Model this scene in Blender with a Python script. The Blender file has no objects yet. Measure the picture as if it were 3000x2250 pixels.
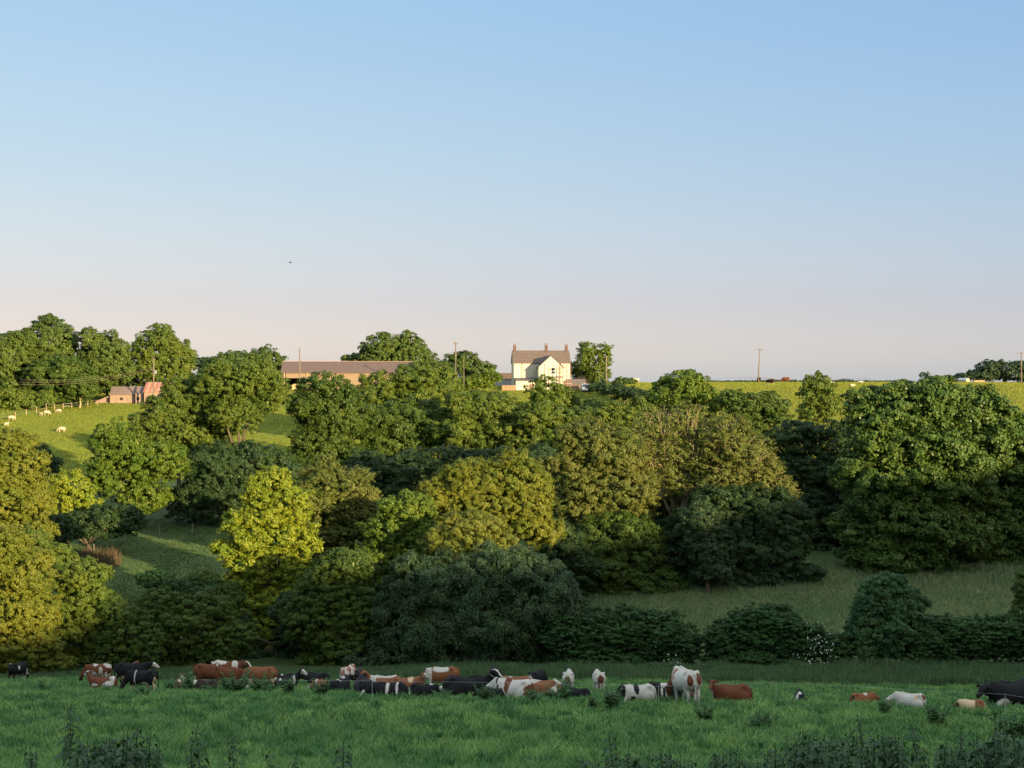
import bpy, bmesh, math, random
import numpy as np
from mathutils import Vector, Matrix, noise as mnoise

SC = bpy.context.scene
COL = SC.collection
F = 4333.0            # focal length in pixels of the 3000 px wide photograph
HOR = 1118.0          # row of the true horizon
R = math.radians
rng = np.random.default_rng(11)
random.seed(5)

# ------------------------------------------------------------------ helpers
def P(px, py, d):
    return np.array([(px - 1500.0) / F * d, d, -(py - HOR) / F * d])

def X(px, d):
    return (px - 1500.0) / F * d

def tag(o, label=None, cat=None, group=None, kind=None):
    if label: o['label'] = label
    if cat: o['category'] = cat
    if group: o['group'] = group
    if kind: o['kind'] = kind
    return o

def thing(name, loc, label, cat, group=None, rz=0.0):
    o = bpy.data.objects.new(name, None)
    COL.objects.link(o)
    o.location = loc
    o.rotation_euler = (0, 0, rz)
    return tag(o, label, cat, group)

def np_mesh(name, V, Fa, mat=None, smooth=False):
    me = bpy.data.meshes.new(name)
    V = np.asarray(V, dtype=np.float32)
    Fa = np.asarray(Fa, dtype=np.int32)
    k = Fa.shape[1]; m = Fa.shape[0]
    me.vertices.add(len(V)); me.vertices.foreach_set('co', V.ravel())
    me.loops.add(m * k); me.loops.foreach_set('vertex_index', Fa.ravel())
    me.polygons.add(m)
    me.polygons.foreach_set('loop_start', np.arange(m, dtype=np.int32) * k)
    if smooth:
        me.polygons.foreach_set('use_smooth', np.ones(m, dtype=bool))
    me.update(calc_edges=True)
    if mat: me.materials.append(mat)
    return me

def link(name, me, parent=None, loc=None):
    o = bpy.data.objects.new(name, me)
    COL.objects.link(o)
    if parent: o.parent = parent
    if loc is not None: o.location = loc
    return o

class MB:
    """collects boxes, prisms and tubes, then links them as one mesh"""
    def __init__(s): s.V = []; s.F = []
    def add(s, V, Fs):
        n = len(s.V); s.V += [tuple(v) for v in V]; s.F += [tuple(i + n for i in f) for f in Fs]
    def box(s, x0, x1, y0, y1, z0, z1):
        s.add([(x0,y0,z0),(x1,y0,z0),(x1,y1,z0),(x0,y1,z0),(x0,y0,z1),(x1,y0,z1),(x1,y1,z1),(x0,y1,z1)],
              [(0,3,2,1),(4,5,6,7),(0,1,5,4),(1,2,6,5),(2,3,7,6),(3,0,4,7)])
    def prism(s, poly, d, vec):
        """polygon (3D points) extruded along vec"""
        n = len(poly); v = Vector(vec)
        A = [Vector(p) for p in poly]; B = [a + v for a in A]
        s.add(A + B, [tuple(range(n))[::-1], tuple(range(n, 2*n))] + [(i, (i+1) % n, n + (i+1) % n, n + i) for i in range(n)])
    def tube(s, pts, rad, n=8, side=None):
        tube(s.V, s.F, pts, rad, n, side)
    def build(s, name, mat, parent=None, smooth=False, bevel=0.0):
        me = bpy.data.meshes.new(name)
        me.from_pydata(s.V, [], s.F)
        bm = bmesh.new(); bm.from_mesh(me)
        bmesh.ops.recalc_face_normals(bm, faces=bm.faces)
        if bevel: bmesh.ops.bevel(bm, geom=bm.edges[:], offset=bevel, segments=2, affect='EDGES', clamp_overlap=True)
        bm.to_mesh(me); bm.free()
        if smooth:
            for p in me.polygons: p.use_smooth = True
        me.materials.append(mat)
        return link(name, me, parent)

def tube(V, Fc, pts, rad, n=10, side=None):
    """closed tube through pts; rad = list of r or (r_side, r_up); side = lateral direction"""
    pts = [Vector(p) for p in pts]
    base = len(V); m = len(pts)
    for i, p in enumerate(pts):
        t = (pts[min(i+1, m-1)] - pts[max(i-1, 0)]).normalized()
        sd = Vector(side) if side is not None else (Vector((0,0,1)).cross(t) if abs(t.z) < .95 else Vector((0,1,0)))
        sd = (sd - t * sd.dot(t)).normalized(); up = t.cross(sd).normalized()
        r = rad[i] if not isinstance(rad, (int, float)) else rad
        ra, rb = (r, r) if isinstance(r, (int, float)) else r
        for k in range(n):
            a = 2 * math.pi * k / n
            V.append(tuple(p + sd * (ra * math.cos(a)) + up * (rb * math.sin(a))))
    for i in range(m - 1):
        for k in range(n):
            a = base + i*n + k; b = base + i*n + (k+1) % n
            Fc.append((a, b, b + n, a + n))
    Fc.append(tuple(base + k for k in range(n))[::-1])
    Fc.append(tuple(base + (m-1)*n + k for k in range(n)))

def ellipsoid(V, Fc, c, r, nu=10, nv=7):
    base = len(V)
    V.append((c[0], c[1], c[2] - r[2]))
    for j in range(1, nv):
        b = -math.pi/2 + math.pi*j/nv
        for k in range(nu):
            a = 2*math.pi*k/nu
            V.append((c[0]+r[0]*math.cos(b)*math.cos(a), c[1]+r[1]*math.cos(b)*math.sin(a), c[2]+r[2]*math.sin(b)))
    V.append((c[0], c[1], c[2] + r[2])); top = len(V)-1
    for k in range(nu):
        Fc.append((base, base+1+(k+1) % nu, base+1+k))
        Fc.append((top, top-nu+k, top-nu+(k+1) % nu))
    for j in range(nv-2):
        for k in range(nu):
            a = base+1+j*nu+k; b = base+1+j*nu+(k+1) % nu
            Fc.append((a, b, b+nu, a+nu))

# 2-D value noise, vectorised
_H = np.random.default_rng(3).random((256, 256))
def vnoise(x, y, seed=0):
    x = np.asarray(x, float) + seed*17.3; y = np.asarray(y, float) + seed*9.1
    xi = np.floor(x).astype(int); yi = np.floor(y).astype(int)
    fx = x - xi; fy = y - yi
    fx = fx*fx*(3-2*fx); fy = fy*fy*(3-2*fy)
    h = lambda a, b: _H[a & 255, b & 255]
    return (h(xi,yi)*(1-fx)+h(xi+1,yi)*fx)*(1-fy) + (h(xi,yi+1)*(1-fx)+h(xi+1,yi+1)*fx)*fy
def fbm(x, y, seed=0, o=4):
    v = 0; a = .5
    for i in range(o):
        v = v + a*vnoise(np.asarray(x)*2**i, np.asarray(y)*2**i, seed+i); a *= .5
    return v / (1-.5**o)

# ------------------------------------------------------------------ materials
def nodes(name):
    m = bpy.data.materials.new(name); m.use_nodes = True
    nt = m.node_tree
    return m, nt, nt.nodes['Principled BSDF'], nt.nodes['Material Output']

def N(nt, t, **kw):
    n = nt.nodes.new(t)
    for k, v in kw.items(): setattr(n, k, v)
    return n

def ramp(nt, fac, stops):
    r = N(nt, 'ShaderNodeValToRGB')
    while len(r.color_ramp.elements) < len(stops): r.color_ramp.elements.new(.5)
    for e, (p, c) in zip(r.color_ramp.elements, stops):
        e.position = p; e.color = (*c, 1)
    nt.links.new(fac, r.inputs[0])
    return r.outputs[0]

def mixc(nt, fac, a, b, mode='MIX'):
    m = N(nt, 'ShaderNodeMix', data_type='RGBA', blend_type=mode)
    for s, v in ((0, fac), (6, a), (7, b)):
        if isinstance(v, (int, float)): m.inputs[s].default_value = v
        elif isinstance(v, (tuple, list)): m.inputs[s].default_value = (*v, 1) if len(v) == 3 else v
        else: nt.links.new(v, m.inputs[s])
    return m.outputs[2]

def objnoise(nt, scale, detail=3, rough=.55, coord='Object', vec=None):
    tc = N(nt, 'ShaderNodeTexCoord')
    n = N(nt, 'ShaderNodeTexNoise'); n.inputs['Scale'].default_value = scale
    n.inputs['Detail'].default_value = detail; n.inputs['Roughness'].default_value = rough
    src = tc.outputs[coord]
    if vec:
        mp = N(nt, 'ShaderNodeMapping'); mp.inputs['Scale'].default_value = vec
        nt.links.new(src, mp.inputs[0]); src = mp.outputs[0]
    nt.links.new(src, n.inputs['Vector'])
    return n.outputs['Fac']

def leaf_mat(name, c, c2=None, transl=.25, rough=.45, nscale=.35):
    """c, c2: two leaf colours of the plant, mixed in patches, with every leaf a little different"""
    m, nt, b, out = nodes(name)
    c2 = c2 or tuple(v*.7 for v in c)
    f = objnoise(nt, nscale, 4, .65)
    c3 = tuple(v*w for v, w in zip(c2, (.72, .92, .95)))
    col = ramp(nt, f, [(.3, c), (.52, c2), (.72, c3)])
    g = N(nt, 'ShaderNodeNewGeometry')
    hs = N(nt, 'ShaderNodeHueSaturation')
    mr = N(nt, 'ShaderNodeMapRange'); mr.inputs[3].default_value = .8; mr.inputs[4].default_value = 1.2
    nt.links.new(g.outputs['Random Per Island'], mr.inputs[0])
    nt.links.new(mr.outputs[0], hs.inputs['Value'])
    mh = N(nt, 'ShaderNodeMapRange'); mh.inputs[3].default_value = .52; mh.inputs[4].default_value = .48
    nt.links.new(g.outputs['Random Per Island'], mh.inputs[0]); nt.links.new(mh.outputs[0], hs.inputs['Hue'])
    nt.links.new(col, hs.inputs['Color'])
    nt.links.new(hs.outputs[0], b.inputs['Base Color'])
    b.inputs['Roughness'].default_value = rough
    b.inputs['Specular IOR Level'].default_value = .2
    t = N(nt, 'ShaderNodeBsdfTranslucent'); nt.links.new(hs.outputs[0], t.inputs[0])
    mx = N(nt, 'ShaderNodeMixShader'); mx.inputs[0].default_value = transl
    nt.links.new(b.outputs[0], mx.inputs[1]); nt.links.new(t.outputs[0], mx.inputs[2])
    nt.links.new(mx.outputs[0], out.inputs[0])
    return m

def plain(name, c, rough=.7, var=.25, scale=3.0, spec=.3, metal=0.0, bump=0.0, vec=None, c2=None):
    m, nt, b, out = nodes(name)
    f = objnoise(nt, scale, 5, .6, vec=vec)
    lo = c2 or tuple(v*(1-var) for v in c); hi = c if c2 else tuple(min(1, v*(1+var*.6)) for v in c)
    nt.links.new(ramp(nt, f, [(.3, lo), (.7, hi)]), b.inputs['Base Color'])
    b.inputs['Roughness'].default_value = rough; b.inputs['Specular IOR Level'].default_value = spec
    b.inputs['Metallic'].default_value = metal
    if bump:
        bp = N(nt, 'ShaderNodeBump'); bp.inputs['Strength'].default_value = bump; bp.inputs['Distance'].default_value = .03
        nt.links.new(f, bp.inputs['Height']); nt.links.new(bp.outputs[0], b.inputs['Normal'])
    return m

# ------------------------------------------------------------------ sun direction and terrain
TH, EL = R(42), R(8)
ST, CT, TE = math.sin(TH), math.cos(TH), math.tan(EL)

PY = [-600,-400,-5, 0, 5, 9, 20, 35, 45, 58, 75, 90, 100, 112, 120, 130, 140, 150, 165, 200, 250, 300, 345, 390, 440, 600, 1000, 3000, 6000]
PZ = [-30,-10,-1.6,-1.75,-2.4,-3.2,-6.0,-9.15,-10.6,-12.45,-15.85,-18.8,-20.6,-22.65,-23.85,-25.0,-25.2,-24.6,-22.3,-19.5,-13.0,-5.4,-1.0,-.35,-.3,-3,-4,-6,-8]
QU = [-300,-80,0,20,40,46,49,58,61,70,73,80,90,100,120,130,138,152,180,300]
QV = [1.5,1.5,1,0,-3.6,-4.3,-4.7,-4.2,0,0,-1.6,-1.8,-3,-2.2,-.8,.8,2.1,2.4,3,4]

def sstep(a, b, x):
    t = np.clip((x-a)/(b-a), 0, 1); return t*t*(3-2*t)

# smooth the profile by a small moving average
_ys = np.concatenate([np.arange(-600, 460, .5), np.arange(460, 6001, 20.)])
_zs = np.interp(_ys, PY, PZ)
def _prof(y):
    s = np.zeros_like(np.asarray(y, float))
    w = np.clip(np.abs(y)*.035, .5, 14)
    for k in (-2,-1,0,1,2): s = s + np.interp(y + k*w*.5, PY, PZ)
    return s/5

def ground(x, y):
    x = np.asarray(x, float); y = np.asarray(y, float)
    z = _prof(y)
    z = z + (fbm(x/14, y/14, 5) - .5)*.5*sstep(10, 60, np.abs(y))
    z = z - .025*np.clip(x, 0, 40)*sstep(20, 50, y)*(1-sstep(100, 130, y))
    z = z - .14*np.clip(x-8, 0, 60)*(1-sstep(20, 34, y))*sstep(-40, 0, y)       # bank falls away beside the viewpoint
    # unseen hill behind the viewpoint, crest shaped to keep low sun off the valley
    u = x*CT + y*ST; w = x*ST - y*CT
    q = np.interp(u, QU, QV) + (fbm(u/6, u*0+3.3, 8)-.5)*1.2
    s = sstep(70, 150, w)*(1-sstep(190, 330, w))*(1-sstep(260, 330, np.abs(u)))
    hill = q + np.minimum(w, 165)*TE
    s = s*(1-sstep(12, 40, y))
    return z*(1-s) + hill*s

def gz(x, y): return float(ground(x, y))

def build_ground():
    ys = np.concatenate([np.arange(-340, -60, 4.), np.arange(-60, 10, 2.), np.arange(10, 135, .8), np.arange(135, 460, 1.6),
                         np.geomspace(461, 6000, 40)])
    t = np.linspace(-1, 1, 241)
    half = 60 + np.abs(ys)*.9
    half = np.where(ys < 0, 330, half)
    half = np.maximum(half, np.interp(ys, [-340, 0, 40, 90], [330, 330, 150, 60+81]))
    Xg = t[None, :]*half[:, None]; Yg = np.repeat(ys[:, None], len(t), 1)
    Zg = ground(Xg, Yg)
    V = np.stack([Xg, Yg, Zg], -1).reshape(-1, 3)
    ny, nx = Xg.shape
    i = (np.arange(ny-1)[:, None]*nx + np.arange(nx-1)[None, :]).ravel()
    Fa = np.stack([i, i+1, i+nx+1, i+nx], 1)
    m, nt, b, out = nodes('pasture')
    at = N(nt, 'ShaderNodeAttribute', attribute_name='turf')
    f1 = objnoise(nt, .12, 6, .65)
    f2 = objnoise(nt, 1.6, 5, .7, vec=(.35, 1, 1))
    c = mixc(nt, .55, at.outputs['Color'], ramp(nt, f1, [(.3, (.55,.62,.5)), (.7, (1.25,1.2,1.1))]), 'MULTIPLY')
    c = mixc(nt, .6, c, ramp(nt, f2, [(.3, (.6,.66,.55)), (.72, (1.3,1.22,1.1))]), 'MULTIPLY')
    nt.links.new(c, b.inputs['Base Color'])
    b.inputs['Roughness'].default_value = .85; b.inputs['Specular IOR Level'].default_value = .1
    bp = N(nt, 'ShaderNodeBump'); bp.inputs['Strength'].default_value = .8; bp.inputs['Distance'].default_value = .25
    nt.links.new(f2, bp.inputs['Height']); nt.links.new(bp.outputs[0], b.inputs['Normal'])
    me = np_mesh('ground', V, Fa, m, True)
    x = V[:, 0]; y = V[:, 1]
    C = np.zeros((len(V), 4), np.float32); C[:, 3] = 1
    def setc(mask, col):
        mask = np.clip(mask, 0, 1)[:, None]
        C[:, :3] = C[:, :3]*(1-mask) + np.array(col)*mask
    setc(np.ones(len(V)), (.045, .095, .022))
    setc(sstep(118, 124, y), (.05, .075, .028))                                        # rough ground under the trees
    setc(sstep(138, 144, y)*(1-sstep(166, 174, y))*sstep(6, 14, x), (.17, .165, .075))   # unmown meadow
    setc(sstep(150, 156, y)*(1-sstep(196, 202, y))*sstep(-26,-34, x), (.075, .105, .04))   # lower field
    setc(sstep(232, 240, y), (.15, .18, .022))                                     # upper fields
    setc(sstep(232, 240, y)*sstep(10, 30, x), (.165, .175, .022))
    setc(sstep(700, 900, y), (.09, .12, .04))
    a = me.color_attributes.new('turf', 'FLOAT_COLOR', 'POINT')
    a.data.foreach_set('color', C.ravel())
    o = link('ground', me)
    tag(o, kind='structure')
    return o
build_ground()
# ------------------------------------------------------------------ foliage
LM = {
 'ash':    leaf_mat('ash_leaves',    (0.214,0.250,0.019), (0.168,0.213,0.017)),
 'ashdull':leaf_mat('dull_ash_leaves',(0.130,0.148,0.028), (0.100,0.130,0.023)),
 'khaki':  leaf_mat('khaki_leaves',  (0.173,0.182,0.031), (0.130,0.155,0.023)),
 'brown':  leaf_mat('brown_leaves',  (0.147,0.153,0.034), (0.104,0.127,0.025)),
 'olive':  leaf_mat('olive_leaves',  (0.126,0.165,0.021), (0.086,0.130,0.018)),
 'gold':   leaf_mat('golden_leaves', (0.177,0.187,0.021), (0.126,0.151,0.018)),
 'green':  leaf_mat('green_leaves',  (0.083,0.130,0.019), (0.059,0.100,0.016)),
 'fresh':  leaf_mat('fresh_leaves',  (0.112,0.161,0.017), (0.083,0.135,0.015)),
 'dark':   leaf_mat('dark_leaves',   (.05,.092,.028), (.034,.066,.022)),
 'syc':    leaf_mat('sycamore_leaves',(.095,.15,.022), (.06,.108,.02)),
 'willow': leaf_mat('willow_leaves', (0.061,0.104,0.043), (0.047,0.083,0.032)),
 'hedge':  leaf_mat('hedge_leaves',  (0.042,0.104,0.023), (0.030,0.077,0.019)),
 'bluish': leaf_mat('far_leaves',    (0.056,0.088,0.038), (0.042,0.073,0.034)),  # distance haze put into the leaf colour as a blue tint
 'hill':   leaf_mat('hilltop_leaves',(0.104,0.148,0.025), (0.074,0.116,0.021)),
 'spring': leaf_mat('spring_leaves', (0.067,0.150,0.045), (0.048,0.110,0.037)),
 'flower': plain('white_blossom', (.5,.5,.44), .6, .1),
}
BARK = plain('bark', (.10,.08,.06), .9, .4, 6, .1, bump=.5)
PALEBARK = plain('pale_bark', (.30,.24,.14), .85, .3, 6, .1, bump=.4)
NLEAF = [0]

def leaves_mesh(P0, Nn, T, L, W):
    """rhombus leaves: centre, normal, long axis, length, width"""
    B = np.cross(Nn, T); B /= np.linalg.norm(B, axis=1)[:, None] + 1e-9
    L = L[:, None]*.5; W = W[:, None]*.5
    V = np.stack([P0 - T*L, P0 + B*W + Nn*W*.25, P0 + T*L, P0 - B*W + Nn*W*.25], 1).reshape(-1, 3)
    return V, np.arange(len(V)).reshape(-1, 4)

def unit(v): return v/(np.linalg.norm(v, axis=1)[:, None] + 1e-9)

def foliage(lobes, d, clump=26, leaf=1.0, dens=1.3, spike=.25, droop=0.0, aspect=.5, jit=.52, cover=1.15, hole=.16, flat=.75, seed=1):
    """lobes: list of (centre, radii) in metres; clump in photo pixels at distance d"""
    g = np.random.default_rng(seed)
    rc0 = .54*clump/F*d
    L0 = .0013*d*leaf
    PP=[];NN=[];TT=[];LL=[]
    cs = np.array([l[0] for l in lobes]); rs = np.array([l[1] for l in lobes])
    for i, (c, r) in enumerate(lobes):
        a_, b_, c_ = r
        A = 4*math.pi*(((a_*b_)**1.6+(a_*c_)**1.6+(b_*c_)**1.6)/3)**(1/1.6)
        n = max(12, int(A*1.15*cover/(math.pi*rc0**2)))
        dirs = unit(g.normal(size=(n, 3)))
        keep = g.random(n) < np.where(dirs[:, 1] > .35, .5, 1.0)*np.where(dirs[:, 2] < -.55, .5, 1)
        dirs = dirs[keep]
        # lumpy silhouette
        lump = .98 + .11*np.sin(dirs[:, 0]*5+i*1.7+seed)*np.cos(dirs[:, 2]*6+seed*2.1) + .07*np.sin(dirs[:,1]*9+dirs[:,2]*7+i)
        cc = c + dirs*r*(lump*g.uniform(.80, 1.03, len(dirs)))[:, None]
        outw = unit(dirs/np.array(r))
        ok = np.ones(len(cc), bool)
        for j in range(len(lobes)):
            if j != i:
                ok &= (((cc-cs[j])/rs[j])**2).sum(1) > .55
        ok &= g.random(len(cc)) > hole
        cc = cc[ok]; outw = outw[ok]
        if not len(cc): continue
        rc = rc0*g.uniform(.45, 1.6, len(cc))
        area = .5*L0*L0*aspect
        cnt = np.maximum(8, (dens*5.0*rc**2/area).astype(int))
        idx = np.repeat(np.arange(len(cc)), cnt); m = len(idx)
        o = outw[idx]
        dd = unit(g.normal(size=(m, 3)) + .7*o + np.array([0, 0, .35]))
        rad = g.uniform(.35, 1, m)**.5
        off = dd*(rad*rc[idx])[:, None]
        off[:, 2] *= flat*g.uniform(.6, 1.25, len(cc))[idx]
        off[:, 0] *= g.uniform(.75, 1.5, len(cc))[idx]
        if spike:
            al = (off*o).sum(1); off += o*(np.abs(al)*spike*g.uniform(0, 1.6, m))[:, None]
        if droop:
            off[:, 2] -= droop*rc[idx]*g.random(m)**1.5*1.6
        p = cc[idx] + off
        nn = unit(dd*.75 + o*.5 + np.array([0, 0, .3]) + jit*g.normal(size=(m, 3)))
        t = g.normal(size=(m, 3)) + o*spike*1.5 + np.array([0, 0, -2.2*droop])
        t = unit(t - nn*(t*nn).sum(1)[:, None])
        PP.append(p); NN.append(nn); TT.append(t); LL.append(L0*g.uniform(.6, 1.35, m))
        # sparse inner leaves so the crown is not hollow
        mi = int(A*.55/(.5*(L0*2.2)**2*.6))
        dq = unit(g.normal(size=(mi, 3)))
        PP.append(c + dq*r*(g.uniform(.45, .8, mi))[:, None]); nq = unit(dq + .5*g.normal(size=(mi, 3))); NN.append(nq)
        tq = g.normal(size=(mi, 3)); TT.append(unit(tq - nq*(tq*nq).sum(1)[:, None])); LL.append(L0*2.2*g.uniform(.7, 1.2, mi))
    p = np.concatenate(PP); L = np.concatenate(LL)
    NLEAF[0] += len(p)
    return leaves_mesh(p, np.concatenate(NN), np.concatenate(TT), L, L*aspect)

def limb_tubes(base, lobes, r0, seed, twigs=0, mb=None, tw=1.0):
    g = random.Random(seed); mb = mb or MB()
    b = Vector(base)
    cen = Vector(tuple(np.mean([l[0] for l in lobes], 0)))
    low = min(l[0][2]-l[1][2]*.3 for l in lobes)
    fork = Vector((b.x*.6+cen.x*.4, b.y*.5+cen.y*.5, max(b.z+.8, b.z*.45+low*.55)))
    mid = (b+fork)/2 + Vector((g.uniform(-.2,.2), g.uniform(-.2,.2), 0))
    mb.tube([b - Vector((0,0,.4)), b+Vector((0,0,.15)), mid, fork], [r0*1.5, r0*1.15, r0*.95, r0*.8], 8, (0,1,0))
    for c, r in lobes:
        e = Vector(tuple(c)) + Vector((0, 0, r[2]*.35))
        v = e - fork
        m1 = fork + v*.4 + Vector((g.uniform(-.1,.1)*v.length, g.uniform(-.1,.1)*v.length, .06*v.length))
        m2 = fork + v*.72 + Vector((g.uniform(-.06,.06)*v.length, g.uniform(-.06,.06)*v.length, .05*v.length))
        mb.tube([fork-v*.02, m1, m2, e], [r0*.6, r0*.4, r0*.24, r0*.06], 6)
        for k in range(twigs):
            dv = Vector((g.gauss(0, 1), g.gauss(-.4, 1), g.gauss(.5, .8))).normalized()
            q0 = m1.lerp(e, g.random()); q2 = Vector(tuple(c)) + Vector((dv.x*r[0], dv.y*r[1], dv.z*r[2]))*g.uniform(.85, 1.06)
            q1 = q0.lerp(q2, .5) + Vector((g.uniform(-.3,.3), g.uniform(-.3,.3), g.uniform(-.1,.4)))
            mb.tube([q0, q1, q2], [r0*.17, r0*.11, r0*.05], 5)
    return mb

SEED = [100]
def px_lobes(L, d, depth=.9):
    out = []
    for l in L:
        px, py, rx, ry = l[:4]; dd = l[4] if len(l) > 4 else 0
        k = (d+dd)/F
        rd = (l[5] if len(l) > 5 else .5*(rx+ry)*depth)*k
        out.append((P(px, py, d+dd), np.array([rx*k, rd, ry*k])))
    return out

LEAFY = {'ash':(1.25,.42),'syc':(1.45,.7),'willow':(1.5,.26),'brown':(.8,.6),'khaki':(.9,.4),'hedge':(.95,.55),'gold':(.85,.55),'olive':(.95,.5),'fresh':(1.15,.5),'hill':(1.0,.55)}
def tree(name, label, d, L, mat, base=None, cat='tree', group=None, bark=None, r0=.28, twigs=0, **kw):
    SEED[0] += 1
    k_ = kw.pop('grow', 1.06 if 137 < d < 175 else 1.0); la = LEAFY.get(mat, (1.0, .5)); kw['leaf'] = kw.get('leaf', 1.0)*la[0]; kw.setdefault('aspect', la[1]); L = [(l[0], l[1], l[2]*k_, l[3]*k_, *l[4:]) for l in L]
    lobes = px_lobes(L, d, kw.pop('depth', .9))
    if kw.pop('rag', True) and L:            # smaller boughs pushing out of the main masses break up the outline
        g0 = np.random.default_rng(SEED[0]*7); extra = []
        for l, (c, r) in zip(L, list(lobes)):
            if l[2] < 34: continue
            for k in range(3):
                v = g0.normal(size=3); v[2] = abs(v[2])*.9 - .15; v[1] -= .35; v /= np.linalg.norm(v)
                q = g0.uniform(.26, .44)
                extra.append((c + v*r*g0.uniform(.82, 1.02), r*q*np.array([g0.uniform(.8, 1.3), 1, g0.uniform(.7, 1.2)])))
        nmain = len(lobes); lobes += extra
    else: nmain = len(lobes)
    bx = X(base, d) if base else float(np.mean([l[0][0] for l in lobes[:nmain]]))
    by = float(np.mean([l[0][1] for l in lobes[:nmain]]))
    bz = gz(bx, by)
    root = thing(name, (bx, by, bz), label, cat, group)
    o3 = np.array([bx, by, bz])
    loc = [(c-o3, r) for c, r in lobes]
    V, Fa = foliage(loc, d, seed=SEED[0], **kw)
    link('crown', np_mesh('crown', V, Fa, LM[mat]), root)
    mb = limb_tubes((0, 0, 0), loc[:nmain], r0, SEED[0], twigs)
    mb.build('trunk', bark or BARK, root, smooth=True)
    return root

# ---- wood on the far side of the sheep field
G = 'trees of the wood behind the sheep field'
tree('broadleaf_tree', 'big sunlit tree at the left edge of the wood above the grazing sheep', 312, [(30,1060,75,85),(-30,1100,80,90),(40,1140,85,60),(60,1010,40,40)], 'hill', group=G, clump=15, hole=.03)
tree('broadleaf_tree', 'tallest round-topped tree of the wood behind the sheep field', 318, [(150,1000,75,62),(110,1060,50,80),(180,1060,60,70)], 'hill', group=G, clump=14, hole=.03)
tree('broadleaf_tree', 'paler leafy tree in front of the tallest tree of the wood', 306, [(190,1110,75,70),(140,1120,50,70),(230,1150,45,40)], 'green', group=G, clump=14, hole=.03, base=235)
tree('broadleaf_tree', 'rounded tree between the tallest tree of the wood and the separate domed tree', 316, [(305,1030,68,58),(290,1090,75,60),(340,1080,50,60)], 'hill', group=G, clump=14, hole=.03)
tree('broadleaf_tree', 'separate domed tree with golden edge behind the cable pole', 326, [(460,1030,75,60),(510,1065,55,55),(420,1075,45,60),(480,1100,80,40)], 'olive', group=G, clump=13, hole=.03)
tree('broadleaf_tree', 'small slender tree with a bare pale trunk at the field fence', 303, [(236,1140,36,24),(220,1122,26,20),(252,1152,22,16)], 'green', base=234, bark=PALEBARK, r0=.2, clump=14, group=G)
tree('hawthorn_bush', 'low dark scrub under the wood beside the stone sheds', 330, [(275,1140,40,32),(300,1115,30,30),(340,1118,40,22),(385,1112,30,20)], 'dark', cat='bush', clump=14)
tree('hawthorn_bush', 'tangled scrub on the fence at the left end of the sheep field', 300, [(20,1175,60,32),(85,1175,40,24),(130,1168,35,22)], 'olive', cat='bush', clump=14)
tree('broadleaf_tree', 'spreading tree standing immediately left of the long barn', 345, [(680,1072,75,42),(630,1095,45,32),(740,1085,60,42)], 'green', clump=12, hole=.03)
tree('broadleaf_tree', 'round tree touching the left gable of the long barn', 350, [(775,1060,48,42),(790,1095,40,34)], 'green', clump=12, hole=.03)
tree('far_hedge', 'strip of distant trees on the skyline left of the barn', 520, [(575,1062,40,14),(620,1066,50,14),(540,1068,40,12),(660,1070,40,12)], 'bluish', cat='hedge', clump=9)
tree('broadleaf_tree', 'large dome-shaped tree rising behind the ridge of the long barn', 372, [(1130,1035,72,58),(1195,1055,75,62),(1085,1060,45,45),(1250,1090,50,42)], 'hill', clump=12, hole=.02)
tree('hawthorn_bush', 'small bush peeping over the barn ridge left of the big domed tree', 376, [(1030,1050,32,12),(1070,1052,24,12)], 'olive', cat='bush', clump=10)
tree('broadleaf_tree', 'tree clump behind the twin poles left of the white farmhouse', 330, [(1365,1065,42,30),(1400,1090,45,32),(1330,1078,36,34),(1300,1090,36,30)], 'green', clump=13)
tree('hawthorn_bush', 'sunny bush sloping down towards the farmhouse outbuilding', 322, [(1435,1105,36,20),(1400,1122,50,16),(1340,1125,60,18)], 'fresh', cat='bush', clump=11)
tree('poplar', 'feathery tree with ivy-green foot right of the white farmhouse', 345, [(1722,1030,26,26),(1768,1048,20,40),(1742,1068,30,34),(1752,1100,32,30),(1712,1055,20,26),(1782,1030,9,22)], 'olive', base=1752, r0=.2, clump=8, spike=.9, hole=.22)
tree('hawthorn_bush', 'bush between the farmhouse scaffold and the feathery tree', 350, [(1700,1095,36,22),(1680,1080,20,18)], 'green', cat='bush', clump=10)
tree('hawthorn_bush', 'small bush on the skyline right of the pole by the track', 365, [(1830,1118,32,11),(1845,1120,20,8)], 'green', cat='bush', clump=9)
# hedge along the track; shade of its sunless face put into dark leaves
tree('field_hedge', 'dark clipped hedge running down beside the farm track', 318, [(1745,1142,30,20,14),(1780,1140,32,20,6),(1815,1148,34,20,-2),(1850,1154,34,19,-9),(1885,1162,32,17,-16),(1912,1168,26,14,-22)], 'dark', cat='hedge', clump=9, hole=0)
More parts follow.
